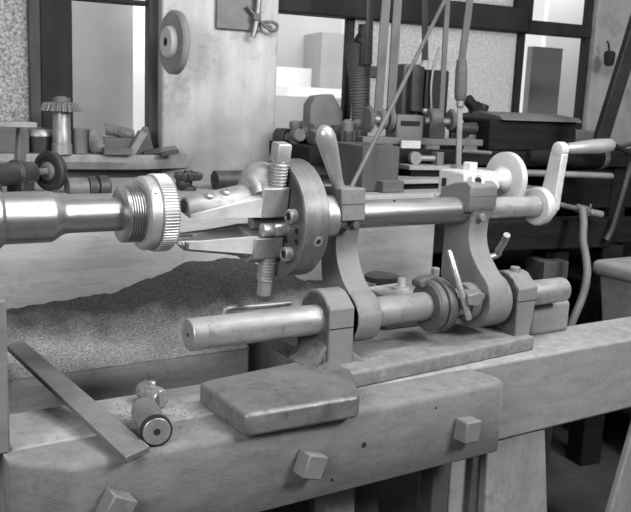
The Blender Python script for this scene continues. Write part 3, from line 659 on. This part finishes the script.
# ================================================================ THINGS ON PILLAR AND RIGHT WALL
fg = thing('round_flange', 'round metal flange with pale hub on the white plaster pillar', 'flange', watp(172, 72, .04))
fax = V((-.998, -.04, 0)).normalized(); c = watp(174, 42.5, .135)
obj('disc', MB().lathe([(-.012, .03), (-.012, .09), (-.008, .096), (.006, .096), (.012, .09), (.014, .06), (.012, .05)], c, fax, 48), 'palegrey', fg)
obj('hub', MB().lathe([(.008, .05), (.022, .048), (.028, .042), (.028, 0)], c, fax, 36), 'pale', fg)
obj('bore', MB().lathe([(.026, .013), (.0286, .013)], c, fax, 24), 'hole', fg)
obj('stub', MB().rod(c, c-wn*.125, .012), 'shopiron', fg)
pn = MB(); wbar(pn, 217, -60, 262, 30, .03, .045)
tag(obj('notice_board', pn, 'shopgrey', None, .003), 'plain grey board fixed high on the pillar', 'board')
pl = thing('pliers', 'pair of open pliers hanging over the grey board on the pillar', 'pliers', watp(258, 38, .06))
def wtube(path, d, r): return MB().tube(smooth_path([watp(x, y, d) for x, y in path]), r)
obj('handle', wtube([(253, 37), (256, 24), (258, 10), (259, -4)], .065, .0095), 'shopsteel', pl)
obj('handle', wtube([(247, 6), (254, 14), (262, 23), (270, 30), (276, 30), (277, 25), (272, 22), (264, 22)], .06, .0055), 'shopgrey', pl)
obj('pivot', MB().rod(watp(257, 17, .044), watp(257, 17, .08), .012), 'shopgrey', pl)
hk = thing('wall_hook', 'small dark hook with weight hanging on the right plaster wall', 'hook', watp(608, 65, .05))
obj('wire', wtube([(607, 41), (609, 46), (609, 56)], .045, .004), 'frame', hk)
obj('weight', MB().lathe([(0, .012), (.01, .02), (.05, .022), (.058, .014)], watp(608.5, 66, .06), zz, 20), 'frame', hk)

# ================================================================ LEFT WINDOW LEDGE
LD = .1
def lz(x, d=LD): return wp(wat(x, 150, d)[0], d, LZ)
g = thing('gear_stand', 'toothed gear wheel on a short steel post on the window ledge', 'gear', lz(62))
b0 = lz(62, .12)
k = (watp(62, 98, .12)-b0).z
obj('post', MB().lathe([(0, .030), (.03, .030), (.032, .027), (.07, .027), (.072, .0255), (k*.86, .0255)], b0, zz, 32), 'shopsteel', g)
obj('gear', MB().lathe([(k*.77, .03), (k*.765, .045), (k*.77, .062), (k*.91, .052), (k*.93, .03), (k*.94, .02)], b0, zz, 88, {2: .008, 3: .007}), 'shopgrey', g, smooth=20)
obj('nut', MB().lathe([(k*.9, .026), (k*.99, .026), (k*1.0, .022), (k*1.01, .015), (k*1.03, .013)], b0, zz, 12), 'shopgrey', g)
# small lidded cup
g = thing('lidded_cup', 'small dark cup with shiny domed lid, left of the toothed gear post', 'cup', lz(40, .07))
b0 = lz(40, .07)
obj('body', MB().lathe([(0, .035), (.04, .04), (.05, .04)], b0, zz, 32), 'shopiron', g)
obj('lid', MB().lathe([(.05, .043), (.058, .043), (.07, .036), (.076, .018), (.078, 0)], b0, zz, 32), 'shopsteel', g)
tag(obj('wooden_box', MB().wbox(wat(-30, 140, .07)[0], wat(28, 140, .07)[0], .02, .12, LZ, LZ+.075), 'midwood', None, .003), 'grey wooden box at the end of the ledge behind the grinder', 'box')
tag(obj('tin_can', MB().lathe([(0, .022), (.002, .024), (.075, .024), (.078, .021)], lz(79.5, .09), zz, 32), 'shopgrey', None), 'grey cylindrical tin standing just beyond the toothed gear post, by the rag', 'tin')
m = MB(); bc = lz(95, .07)
m.ball(bc+V((0, 0, .03)), .034, (.85, 1.1, 1.1)); m.ball(bc+wd*.008+V((0, 0, .022)), .03, (.8, 1.2, .8)); m.ball(bc-wd*.006+V((0, 0, .045)), .027, (.8, 1, 1.2))
for v in m.bm.verts:
    v.co += V((mn.noise(v.co*30), mn.noise(v.co*30+V((5, 0, 0))), mn.noise(v.co*30+V((0, 7, 0)))))*.008
    v.co.z = max(v.co.z, LZ)
tag(obj('oily_rag', m, 'cloth', smooth=180), 'crumpled grey rag in a heap on the ledge beside the tin', 'rag')
pa = lz(106, .06)+V((0, 0, .075)); pb = lz(133, .06)+V((0, 0, .06))
pts = [pa.lerp(pb, t/90)+V((0, 0, 1))*(.014*math.cos(t*.8))+wn*(.014*math.sin(t*.8)) for t in range(91)]
tag(obj('coil_spring', MB().tube(pts, .0045, 8), 'shopgrey'), 'coiled steel spring lying on top of the ledge clutter', 'spring')
tag(obj('wooden_batten', MB().wbox(wat(103, 145, .13)[0], wat(131, 145, .13)[0], .10, .15, LZ, LZ+.022), 'midwood', None, .003), 'short flat batten lying at the front of the ledge under the spring', 'batten')
tag(obj('wooden_block', MB().wbox(wat(102, 140, .05)[0], wat(131, 140, .05)[0], .02, .095, LZ, LZ+.05), 'midwood', None, .003), 'low wooden block under the coil spring, behind the batten', 'block')
m = MB().rbox(lz(136, .1)+V((0, 0, .034)), (.022, .05, .085), (wd-.45*zz*-1).normalized() if False else (wd*.87-zz*.5), wn, (wd*.5+zz*.87).normalized())
tag(obj('paper_packet', m, 'palegrey', None, .002), 'pale tilted packet leaning against the ledge clutter', 'packet')
m = MB(); c = lz(142, .03); m.loft([[c+wd*a+wn*b+zz*0 for a, b in ((-.035, -.01), (.035, -.01), (.035, .03), (-.035, .03))], [c+wd*a+wn*b+zz*.085 for a, b in ((.0, .005), (.015, .005), (.015, .02), (.0, .02))]])
tag(obj('wedge', m, 'midwood', None, .002), 'upright grey wooden wedge against the window post', 'wedge')
for x0, x1, dd, dz, lab, mt in ((143, 160, .09, .014, 'dark flat scrap of metal beside the pale packet', 'shopiron'), (155, 176, .07, .02, 'thin pale metal strip lying across the ledge below the flange', 'shopgrey'), (160, 178, .12, .012, 'small dark offcut at the plastered end of the ledge', 'shopiron')):
    a = lz(x0, dd); b = lz(x1, dd)
    m = MB().rbox((a+b)/2+V((0, 0, dz*.5+.002)), ((b-a).length, .03, dz), ((b-a)+V((0, 0, .012))).normalized(), wn, zz)
    tag(obj('metal_scrap', m, mt, None, .001), lab, 'scrap', 'metal scraps on the window ledge')

# ---- hand grinder on the shelf
GY = .62
g = thing('bench_grinder', 'dark hand grinder with round wheel and upright lever on the shelf', 'grinder', (at(40, 196, Y=GY).x, GY, SHZ))
gx = V((-.84, -.54, 0)).normalized(); gc = at(51, 171, Y=GY+.06)
wh = obj('grinding_wheel', MB().lathe([(-.008, .02), (-.008, .044), (-.004, .048), (.01, .048), (.013, .044), (.013, .036), (.009, .034), (.009, .02)], gc, gx, 48), 'shopiron', g)
obj('washer', MB().lathe([(.008, .022), (.014, .022), (.018, .016), (.018, .01)], gc, gx, 28), 'shopgrey', wh)
obj('spindle', MB().rod(gc, gc+gx*.075, .0085), 'shopgrey', g)
obj('body', MB().lathe([(.06, .018), (.064, .025), (.1, .027), (.104, .033), (.118, .033), (.122, .026), (.30, .027), (.302, .02)], gc, gx, 32), 'shopiron', g)
sd_ = gx.cross(zz)
for t in (.1, .2):
    obj('foot', MB().rbox(gc+gx*t+V((0, 0, (SHZ-gc.z)/2-.008)), (.04, .05, gc.z-SHZ-.016), gx, sd_, zz), 'shopiron', g, .003)
q = gc+gx*.1; la = q+zz*.02; lb_ = at(20, 127, Y=q.y)
obj('lever', MB().loft([[la+gx*a+sd_*b for a, b in ((-.014, -.008), (.014, -.008), (.014, .008), (-.014, .008))], [lb_+gx*a+sd_*b for a, b in ((-.007, -.006), (.007, -.006), (.007, .006), (-.007, .006))]]), 'shopgrey', g, .002)
ra_ = at(34, 122, Y=GY-.06); zr_ = ra_.z
obj('tool_rest', MB().box(ra_.x-.16, ra_.x, GY-.09, GY-.02, zr_-.012, zr_), 'palegrey', g, .002)
obj('rest_bracket', MB().box(ra_.x-.155, ra_.x-.13, GY-.07, GY-.04, SHZ, zr_-.012), 'shopiron', g, .002)
# ---- fittings on the shelf behind the spindle and chuck
SY2 = .66
g = thing('pipe_fitting', 'two-part pipe fitting on the shelf beyond the spindle', 'pipe fitting', at(85, 197, Y=SY2))
c = at(75, 190, Y=SY2); zc = at(80, 188, Y=SY2).z
obj('collar', MB().lathe([(0, .026), (.05, .026)], (c.x-.02, SY2, zc), X3, 28), 'shopgrey', g, .002)
obj('coupling', MB().lathe([(.05, .018), (.052, .028), (.068, .03), (.07, .022), (.076, .022), (.078, .03), (.1, .03), (.105, .024)], (c.x-.02, SY2, zc), X3, 28), 'shopiron', g)
obj('saddle', MB().box(c.x-.02, c.x+.09, SY2-.025, SY2+.025, SHZ, zc-.02), 'shopiron', g, .003)
g = thing('valve', 'dark valve with scalloped handwheel on the shelf above the upper jaw', 'valve', at(188, 200, Y=SY2))
c = at(188, 197, Y=SY2); c.z = SHZ; ht = at(188, 176, Y=SY2).z-SHZ
obj('stem', MB().lathe([(0, .022), (.01, .022), (.012, .011), (ht-.008, .011)], c, zz, 24), 'shopiron', g)
obj('handwheel', MB().lathe([(ht-.012, .012), (ht-.01, .034), (ht-.004, .038), (ht+.006, .038), (ht+.01, .032), (ht+.006, .012), (ht+.016, .011)], c, zz, 56, {1: .006, 2: .006, 3: .006}), 'shopiron', g, smooth=25)
obj('body', MB().ball(c+V((-.012, .0, .02)), .022), 'shopiron', g)
ra, rb = at(214, 184, Y=SY2), at(253, 184, Y=SY2)
m = MB().lathe([(0, .02), (.002, .026), (rb.x-ra.x-.004, .026), (rb.x-ra.x, .02)], (ra.x, SY2, SHZ+.026), X3, 32)
tag(obj('dark_roller', m, 'shopiron'), 'dark round bar offcut lying on the shelf above the upper jaw', 'roller')

# ================================================================ RIGHT BENCH UNDER THE WINDOW
wb_ = thing('work_bench', 'long dark workbench running under the frosted window', 'workbench', wp(1.0, .3, FZ))
sB0 = s275-.02; sB1 = sR-.2
obj('bench_top', MB().wbox(sB0, sB1, .0, .39, BZ-.05, BZ), 'darkwood', wb_, .004)
obj('apron', MB().wbox(sB0+.95, sB1, .33, .36, BZ-.2, BZ-.05), 'darkwood', wb_, .003)
obj('back_panel', MB().wbox(sB0+.5, sB1, .05, .08, FZ, BZ-.05), 'darkwood', wb_)
for k in range(4):
    s_ = sB0+.45+k*.75; obj('leg', MB().wbox(s_, s_+.07, .30, .37, FZ, BZ-.05), 'darkwood', wb_, .004)
obj('lower_shelf', MB().wbox(sB0+.4, sB1, .1, .36, -.2, -.17), 'darkwood', wb_, .003)
def bz(x, d): return wp(wat(x, 140, d)[0], d, BZ)
# sill clutter, window 2
m = MB(); 
a, b, _, _ = wrect(307, 95, 340, 128, .1); zt = wat(322, 96, .1)[1]
prof = [(a, BZ), (b+.0, BZ), (b, zt-.05), (b-.02, zt-.02), ((a+b)/2+.02, zt+.008), ((a+b)/2-.04, zt), (a, zt-.03)]
m.loft([[wp(s_, d, z) for s_, z in prof] for d in (.06, .13)])
tag(obj('grindstone_block', m, 'shopgrey', None, .006), 'grey stone block with rounded top standing before the clear pane', 'stone block')
for (x0, x1, h, dd, lab, mt, kind) in ((276, 292, .045, .1, 'low dark iron casting at the foot of the pillar on the bench', 'shopiron', 0), (289, 300, .07, .18, 'small upright grey fitting in front of the pillar edge', 'shopgrey', 1), (298, 312, .05, .16, 'lumpy dark iron part left of the stone block', 'shopiron', 2), (311, 324, .045, .24, 'grey iron lug in front of the stone block', 'shopgrey', 0), (330, 342, .06, .2, 'dark round knob behind the lever handle', 'shopiron', 1)):
    a, b = bz(x0, dd), bz(x1, dd); c = (a+b)/2; w = (b-a).length
    g = thing('iron_fitting', lab, 'fitting', c, 'iron fittings along the window bench')
    if kind == 0:
        obj('body', MB().loft([[c+wd*(u*w/2)+wn*(v*.04)+zz*hh for u, v in ((-k, -1), (k, -1), (k, 1), (-k, 1))] for k, hh in ((1, 0), (1, h*.5), (.6, h))]), mt, g, .006)
    elif kind == 1:
        obj('body', MB().lathe([(0, w*.4), (h*.35, w*.4), (h*.4, w*.28), (h*.6, w*.3), (h*.75, w*.5), (h, w*.48), (h*1.05, w*.2)], c, zz, 28), mt, g)
    else:
        obj('body', MB().lathe([(0, .035), (.02, .04), (.03, .028), (w, .03)], c-wd*w/2+zz*.035, wd, 24), mt, g)
    obj('boss', MB().rod(c+zz*h*.4, c+zz*h*.4+wn*.05, h*.3, seg=20), 'shopgrey', g)
for x, dd, lab in ((347, .3, 'dark ribbed knob on the bench left of the small bench lathe'), (357, .22, 'grey knurled collar standing at the foot of the ribbed hose')):
    c = bz(x, dd)
    g = thing('adjusting_knob', lab, 'knob', c, 'round knobs on the window bench')
    obj('grip', MB().lathe([(0, .03), (.012, .034), (.045, .034), (.05, .03)], c, zz, 48, {1: .003, 2: .003}), 'shopiron' if x < 350 else 'shopgrey', g, smooth=25)
    obj('cap', MB().lathe([(.05, .02), (.075, .02), (.085, .008)], c, zz, 24), 'shopgrey', g)
# flexible hose
pts = smooth_path([watp(361, 132, .12), watp(360, 105, .12), watp(358.5, 75, .12), watp(356, 52, .12), watp(357, 44, .12)], 20)
m = MB(); rr_ = []
dense = []
for a, b in zip(pts, pts[1:]): dense += [a, a.lerp(b, .5)]
m.tube(dense, [.036 if (i % 4) < 2 else .03 for i in range(len(dense))], 16)
tag(obj('ribbed_hose', m, 'leather', smooth=20), 'dark ribbed flexible hose hanging beside the window post', 'hose')
m = MB(); wbar(m, 361, 24, 372.5, 66, .13, .16); m.rod(watp(358, 44, .14), watp(368, 28, .14), .02)
tag(obj('hose_bracket', m, 'black', None, .003), 'black iron bracket plate above the ribbed hose', 'bracket')
m = MB(); wbar(m, 364, 66, 380, 78, .03, .06); wbar(m, 364, 66, 370, 122, .03, .06)
tag(obj('bracket_arm', m, 'shopiron', None, .003), 'grey upright bracket arm behind the leftmost belts', 'bracket')
# belts
for (xa, xb, yb, hw_, d_, mt, lab) in ((370.5, 369, 64, 3.3, .24, 'leatherdark', 'dark short belt hanging behind the black bracket plate'),
        (386.5, 378.5, 113, 4.2, .3, 'leather', 'grey leather belt, left of the two wide belts, running to the disc pulley'),
        (398, 391, 113, 4.2, .27, 'leather', 'grey leather belt, right one of the two wide belts'),
        (425, 425.5, 60, 3, .2, 'leatherdark', 'dark belt hanging down to the pale tag above the black box'),
        (448, 441.5, 114, 2.5, .3, 'leather', 'narrow leather belt crossing the right side of the black box'),
        (472, 461.5, 66, 3.6, .25, 'leather', 'grey leather belt ending behind the wooden file handle')):
    a, b = watp(xa+ (xa-xb)*.35, -40, d_), watp(xb, yb, d_); u = wd*(hw_*2.9/827)
    m = MB().loft([[p-u, p+u, p+u-wn*.006, p-u-wn*.006] for p in (b, a)])
    tag(obj('drive_belt', m, mt, None), lab, 'belt', 'drive belts hanging before the frosted window')
m = MB().tube([watp(449, -8, .33), watp(351.5, 187, .78)], .0062)
tag(obj('leaning_rod', m, 'shopgrey'), 'thin grey rod slanting across in front of the belts', 'rod')
# black box with tag
m = MB(); wbar(m, 425, 70, 449, 113, .1, .2)
g = thing('motor_box', 'black upright motor box standing behind the belts on the bench', 'motor', bz(437, .15))
a, b, z0, z1 = wrect(425.5, 70, 448.5, 113, .2); obj('case', MB().wbox(a, b, .08, .2, BZ+.08, z1), 'black', g, .006)
obj('stand', MB().wbox(a+.01, b-.01, .1, .18, BZ, BZ+.08), 'shopiron', g)
a, b, z0, z1 = wrect(425, 58, 433, 69, .2); obj('tag', MB().wbox(a, b, .17, .175, z1-.045, z1), 'pale', g)
obj('conduit', wtube([(431.5, 113), (431, 90), (433, 70), (437, 56), (440, 47)], .21, .0045), 'shopsteel', g)
m = MB(); wbar(m, 403, 64, 422, 120, .1, .16); tag(obj('machine_guard', m, 'shopgrey', None, .006), 'grey upright machine guard between belts and black box', 'guard')
m = MB(); wbar(m, 412, 66, 424, 112, .165, .2); tag(obj('guard_rail', m, 'shopiron', None, .004), 'dark narrow upright rail against the black box', 'rail')
# curved handle piece
tag(obj('curved_grip', MB().tube(smooth_path([watp(467, 99, .2), watp(474, 107, .2), watp(480, 111, .2), watp(483, 104, .2)]), [.02]*8+[.026]*8+[.024]*8+[.016]), 'black'), 'black curved pistol grip lying against the frosted pane', 'grip')
# long file
g = thing('long_file', 'long file with turned wooden handle standing upright behind the cream clamp cap', 'file', watp(458.5, 168, .5))
obj('handle', MB().lathe([(0, .012), (.006, .0175), (.03, .019), (.09, .018), (.122, .015), (.126, .01)], watp(460.3, 101, .5), (watp(461.5, 65, .5)-watp(460.3, 101, .5)), 28), 'midwood', g)
obj('ferrule', MB().rod(watp(460, 107, .5), watp(460.3, 100, .5), .012), 'shopsteel', g)
m = MB(); pa, pb = watp(458.2, 172, .5), watp(460, 106, .5)
m.loft([[p+wd*a+wn*b for a, b in ((-.0085, -.003), (.0085, -.003), (.0085, .003), (-.0085, .003))] for p in (pa, pb)]); obj('blade', m, 'shopsteel', g)
# small bench lathe
g = thing('small_bench_lathe', 'small grey bench lathe with disc pulley standing on the workbench', 'bench lathe', bz(420, .33))
def wcyl(x0, x1, y, d, r, ends=True): 
    a, b = watp(x0, y, d), watp(x1, y, d); return MB().rod(a, V((b.x, b.y, a.z)), r, seg=28)
a, b, z0, z1 = wrect(363, 131, 484, 138, .36); obj('bed', MB().wbox(a, b, .28, .36, BZ+.012, BZ+.034), 'shopgrey', g, .003)
for x in (385, 432, 470): 
    p = wat(x, 135, .36)[0]; obj('foot', MB().wbox(p-.025, p+.025, .27, .37, BZ, BZ+.012), 'shopgrey', g)
obj('pulley', wcyl(366.5, 371, 119, .33, .043), 'shopgrey', g); obj('pulley', wcyl(379, 385, 119, .33, .032), 'shopsteel', g); obj('pulley', wcyl(387, 392, 119, .33, .04), 'shopgrey', g)
obj('arbor', wcyl(368, 400, 119, .33, .014), 'shopsteel', g)
a, b, z0, z1 = wrect(397, 115, 424, 134, .36)
hb_ = obj('head_box', MB().wbox(a, b, .28, .36, BZ+.03, z1), 'shopgrey', g, .005)
a, b, z0, z1 = wrect(401, 121, 420, 126, .362); obj('slot', MB().wbox(a, b, .36, .3615, z0, z1), 'hole', hb_)
a, b, z0, z1 = wrect(402, 136, 421, 142, .38); obj('plate', MB().wbox(a, b, .37, .38, BZ+.002, BZ+.026), 'pale', g)
obj('tail_cylinder', wcyl(428, 440, 118, .33, .032), 'shopgrey', g); obj('tail_spindle', wcyl(424, 462, 121, .33, .012), 'shopsteel', g)
obj('tail_wheel', wcyl(449, 453, 120, .33, .036), 'shopgrey', g); obj('tail_block', wcyl(455, 476, 128, .33, .02), 'shopiron', g)
a, b, z0, z1 = wrect(430, 120, 446, 134, .36); obj('tail_base', MB().wbox(a, b, .29, .36, BZ+.03, BZ+.085), 'shopiron', g, .005)
obj('knob', MB().ball(watp(425, 111, .34), .01), 'bright', g)
# right bench boxes
tag(obj('steel_tray', MB().wbox(wat(466, 140, .3)[0], wat(482, 140, .3)[0], .2, .3, BZ, BZ+.05), 'shopsteel', None, .004), 'pale steel tray end at the right end of the bench lathe', 'tray')
g = thing('lidded_box', 'long dark box with pale curved lid below the right window pane', 'box', bz(535, .3))
a, b, z0, z1 = wrect(490, 121, 576, 146, .38)
obj('body', MB().wbox(a, b, .12, .38, BZ, z1), 'darkwood', g, .006)
obj('lid', MB().loft([[wp(s_, d, z1+zz_) for d, zz_ in ((.1, .0), (.4, .0), (.38, .014), (.25, .026), (.12, .014))] for s_ in (wat(500, 118, .38)[0], b+.01)]), 'shopgrey', g, .003)
tag(obj('small_crate', MB().wbox(wat(576, 140, .2)[0], wat(604, 140, .2)[0], .04, .2, BZ, BZ+.07), 'shopgrey', None, .004), 'small grey box in the corner below the right window jamb', 'box')
# dark diagonal machine lever on the right
m = MB(); pa, pb = watp(601, 139, .6), watp(637, 22, .6); pb = pa+(pb-pa)*2.2
m.loft([[p+wd*u+wn*v for u, v in ((-.026, -.012), (.026, -.012), (.026, .012), (-.026, .012))] for p in (pa, pb)])
lv = obj('diagonal_strut', m, 'black', None, .003); tag(lv, 'black diagonal iron strut at the right edge', 'strut')
g = thing('long_pliers', 'dark long-handled tongs beyond the crank handle at the right edge', 'tongs', watp(615, 165, .62))
obj('handle', wtube([(601, 140), (610, 144), (622, 149), (640, 158)], .63, .008), 'black', g); obj('handle', wtube([(604, 148), (612, 150), (620, 147), (640, 141)], .62, .007), 'shopiron', g)
obj('jaw', wtube([(627, 150), (630, 165), (622, 195), (612, 228), (606, 240)], .6, .011), 'shopiron', g)
# lower things in front of the bench: shelf with boxes
def sbox(name, lab, cat, x0, x1, y0, y1, Y, dep, m, bev=.003, z0=None):
    a, b = at(x0, (y0+y1)/2, Y=Y), at(x1, (y0+y1)/2, Y=Y); zt = at((x0+x1)/2, y0, Y=Y).z; zb = at((x0+x1)/2, y1, Y=Y).z if z0 is None else z0
    o_ = obj(name, MB().box(a.x, b.x, Y, Y+dep, zb, zt), m, None, bev); tag(o_, lab, cat); return o_
a, b, z0, z1 = wrect(362, 146, 399, 195, .62)
cb2 = MB().wbox(a, b, .40, .62, SHZ, z1)
tag(obj('machine_pedestal', cb2, 'pedwood', None, .004), 'grey box pedestal on the shelf below the small bench lathe', 'pedestal')
# stepped planks
def plank(name, lab, pts, z0, z1, m): tag(obj(name, MB().hexa([(*p, z0) for p in pts]+[(*p, z1) for p in pts]), m, None, .002), lab, 'plank')
def zat(x, y, Y): return at(x, y, Y=Y).z
PY = .565
q = at(392, 175, Y=PY+.12); q1 = at(455, 184, Y=PY)
zp = zat(400, 176, PY+.1)
tag(obj('plank_box', MB().box(at(396, 180, Y=PY).x, at(452, 180, Y=PY).x, PY, PY+.09, SHZ, zp-.012), 'darkwood', None, .002), 'dark low crate supporting the pale-topped plank', 'crate')
tag(obj('pale_plank', MB().box(at(391, 180, Y=PY-.02).x, at(456, 180, Y=PY-.02).x, PY-.02, PY+.10, zp-.012, zp), 'palewood', None, .002), 'pale plank lying flat on the low crate behind the upper bar', 'plank')
sbox('small_block', 'grey wooden block at the left end of the low crate', 'block', 383, 404, 181, 196, .49, .05, 'midwood', z0=SHZ)
a, b, z0, z1 = wrect(411, 170, 470, 186, .46)
tag(obj('tool_crate', MB().wbox(a, b, .395, .46, SHZ, z1), 'darkwood', None, .003), 'dark tool crate in the second tier behind the pale plank', 'crate')
tag(obj('grey_plank', MB().wbox(a-.015, b, .395, .475, z1, z1+.014), 'palewood', None, .002), 'narrow grey plank lying on the tool crate behind the pale plank', 'plank')
cz2 = z1+.014
sa, sb_ = wat(415, 158, .43)[0], wat(437, 158, .43)[0]
g = thing('ring_chisel', 'steel chisel with round ring end lying on the narrow grey plank', 'chisel', wp(sa, .43, cz2))
obj('ring', MB().lathe([(-.008, .012), (-.008, .02), (.008, .02), (.008, .012)], wp(sa, .43, cz2+.02), wn, 28), 'shopsteel', g)
obj('shank', MB().rod(wp(sa+.017, .43, cz2+.02), wp(sb_, .43, cz2+.02), .009), 'shopsteel', g)
obj('stop', MB().wbox(sb_-.01, sb_+.014, .41, .45, cz2, cz2+.04), 'shopgrey', g, .002)
# rods and roller on the right
g = thing('steel_roller', 'dark roller with bright end ring under the workbench edge', 'roller', watp(575, 168, .55))
ra = watp(528, 157, .5); rb = watp(606, 159, .5); rb.z = ra.z; Lr = (rb-ra).length
obj('drum', MB().lathe([(0, .018), (.03, .024), (Lr*.55, .028), (Lr*.56, .034), (Lr*.9, .034)], ra, rb-ra, 32), 'darkwood', g)
obj('end_ring', MB().lathe([(Lr*.9, .03), (Lr*.9, .036), (Lr*.95, .038), (Lr*.97, .034), (Lr*.97, .02)], ra, rb-ra, 32), 'shopgrey', g)
m = MB().rod(watp(470, 170.5, .56), watp(612, 176, .56), .0105, seg=20)
tag(obj('long_steel_rod', m, 'shopsteel'), 'long pale steel rod running horizontally behind the crank', 'rod')
tag(obj('short_steel_bar', MB().rod(watp(462, 151, .5), watp(491, 153, .5), .006), 'shopgrey'), 'short thin grey bar above the white disc', 'rod')
# T-handle tap and rubber tube
g = thing('gas_tap', 'small tap with cross key on a thin pipe behind the crank', 'tap', watp(583, 215, .62))
obj('pipe', MB().rod(watp(552, 203, .62), watp(602, 214.5, .62), .0085, seg=16), 'shopgrey', g)
obj('valve_body', MB().rod(watp(576, 208, .62), watp(587, 210.5, .62), .014, seg=20), 'shopgrey', g)
obj('nozzle', MB().rod(watp(590, 212, .62), watp(602, 214.5, .62), .0115, seg=16), 'shopsteel', g)
obj('tap_key', MB().rod(watp(591, 204, .62), watp(588, 216, .62), .004, seg=10), 'shopgrey', g)
pts = smooth_path([watp(582, 208, .64), watp(583.5, 222, .66), watp(583, 240, .68), watp(586, 258, .7), watp(587, 275, .72), watp(583, 295, .73), watp(575, 315, .74), watp(568, 332, .74)], 10)
tag(obj('rubber_tube', MB().tube(pts, .0125, 16), 'rubber'), 'grey rubber tube hanging down from the small tap', 'tube')
# second low bench
lb2 = thing('low_bench', 'dark low bench of thick planks behind the tailstock', 'bench', wp(1.4, .6, FZ))
a, b, z0, z1 = wrect(500, 220, 600, 250, .58)
obj('front_plank', MB().wbox(a-.25, b+.05, .5, .58, z0, z1), 'darkwood', lb2, .006)
obj('top', MB().wbox(a-.25, b+.5, .45, .5, z0, z1-.01), 'darkwood', lb2, .004)
for x in (545, 600): 
    s_ = wat(x, 280, .55)[0]; obj('leg', MB().wbox(s_, s_+.09, .47, .55, FZ, z0), 'darkwood', lb2, .004)
a, b, z0, z1 = wrect(542, 262, 566, 330, .6); tag(obj('dark_crate', MB().wbox(a, b, .5, .6, FZ, z1), 'pedwood', None, .004), 'tall dim wooden crate standing on the floor under the low bench', 'crate')
# back of the room below bench is closed by the window wall
# white block at the right edge
wbk = thing('pale_trough', 'pale painted block with thick rim at the right end of the bed', 'trough', (1.9, .2, FZ))
yb = .36
c = at(590, 264, Y=yb); zt = at(591, 259, Y=yb).z; zr = at(591, 274, Y=yb).z; x0 = c.x
obj('rim', MB().box(x0, x0+.6, .09, yb, zr, zt), 'woodpale', wbk, .02, seg=4)
obj('body', MB().hexa([(x0+.05, .13, -.3), (x0+.6, .13, -.3), (x0+.6, yb-.04, -.3), (x0+.05, yb-.04, -.3), (x0+.025, .11, zr), (x0+.6, .11, zr), (x0+.6, yb-.02, zr), (x0+.025, yb-.02, zr)]), 'woodpale', wbk, .008)
obj('pedestal', MB().box(x0+.34, x0+.6, .12, yb-.05, FZ, -.3), 'woodup', wbk, .01)

# ================================================================ LIGHT
w = bpy.data.worlds.new('world'); S.world = w; w.use_nodes = True
w.node_tree.nodes['Background'].inputs[0].default_value = gray(1); w.node_tree.nodes['Background'].inputs[1].default_value = 1.0
def area(name, loc, tgt, sx, sy, pw):
    l = bpy.data.lights.new(name, 'AREA'); l.shape = 'RECTANGLE'; l.size = sx; l.size_y = sy; l.energy = pw
    o_ = bpy.data.objects.new(name, l); COL.objects.link(o_); o_.location = loc
    o_.rotation_euler = (V(tgt)-V(loc)).to_track_quat('-Z', 'Y').to_euler(); return o_
area('key_lamp', (1.3, -1.9, 1.45), (.35, 0, 0), .75, .55, 84)
area('fill_lamp', (-1.9, -1.5, 1.1), (.3, .5, .1), 1.2, 1.0, 66)
area('overhead_fill', (.6, -.5, 1.55), (.7, .8, .2), 1.3, .4, 40)  # added soft fill from above for the background, not a shop fitting
area('yard_fill', wp(.6, -.5, 2.3), wp(.6, -2.0, .3), 4.5, .8, 175)  # added unseen light that brightens the walls outside the windows
S.view_settings.view_transform = 'Standard'; S.view_settings.look = 'None'; S.view_settings.exposure = 0; S.view_settings.gamma = 1
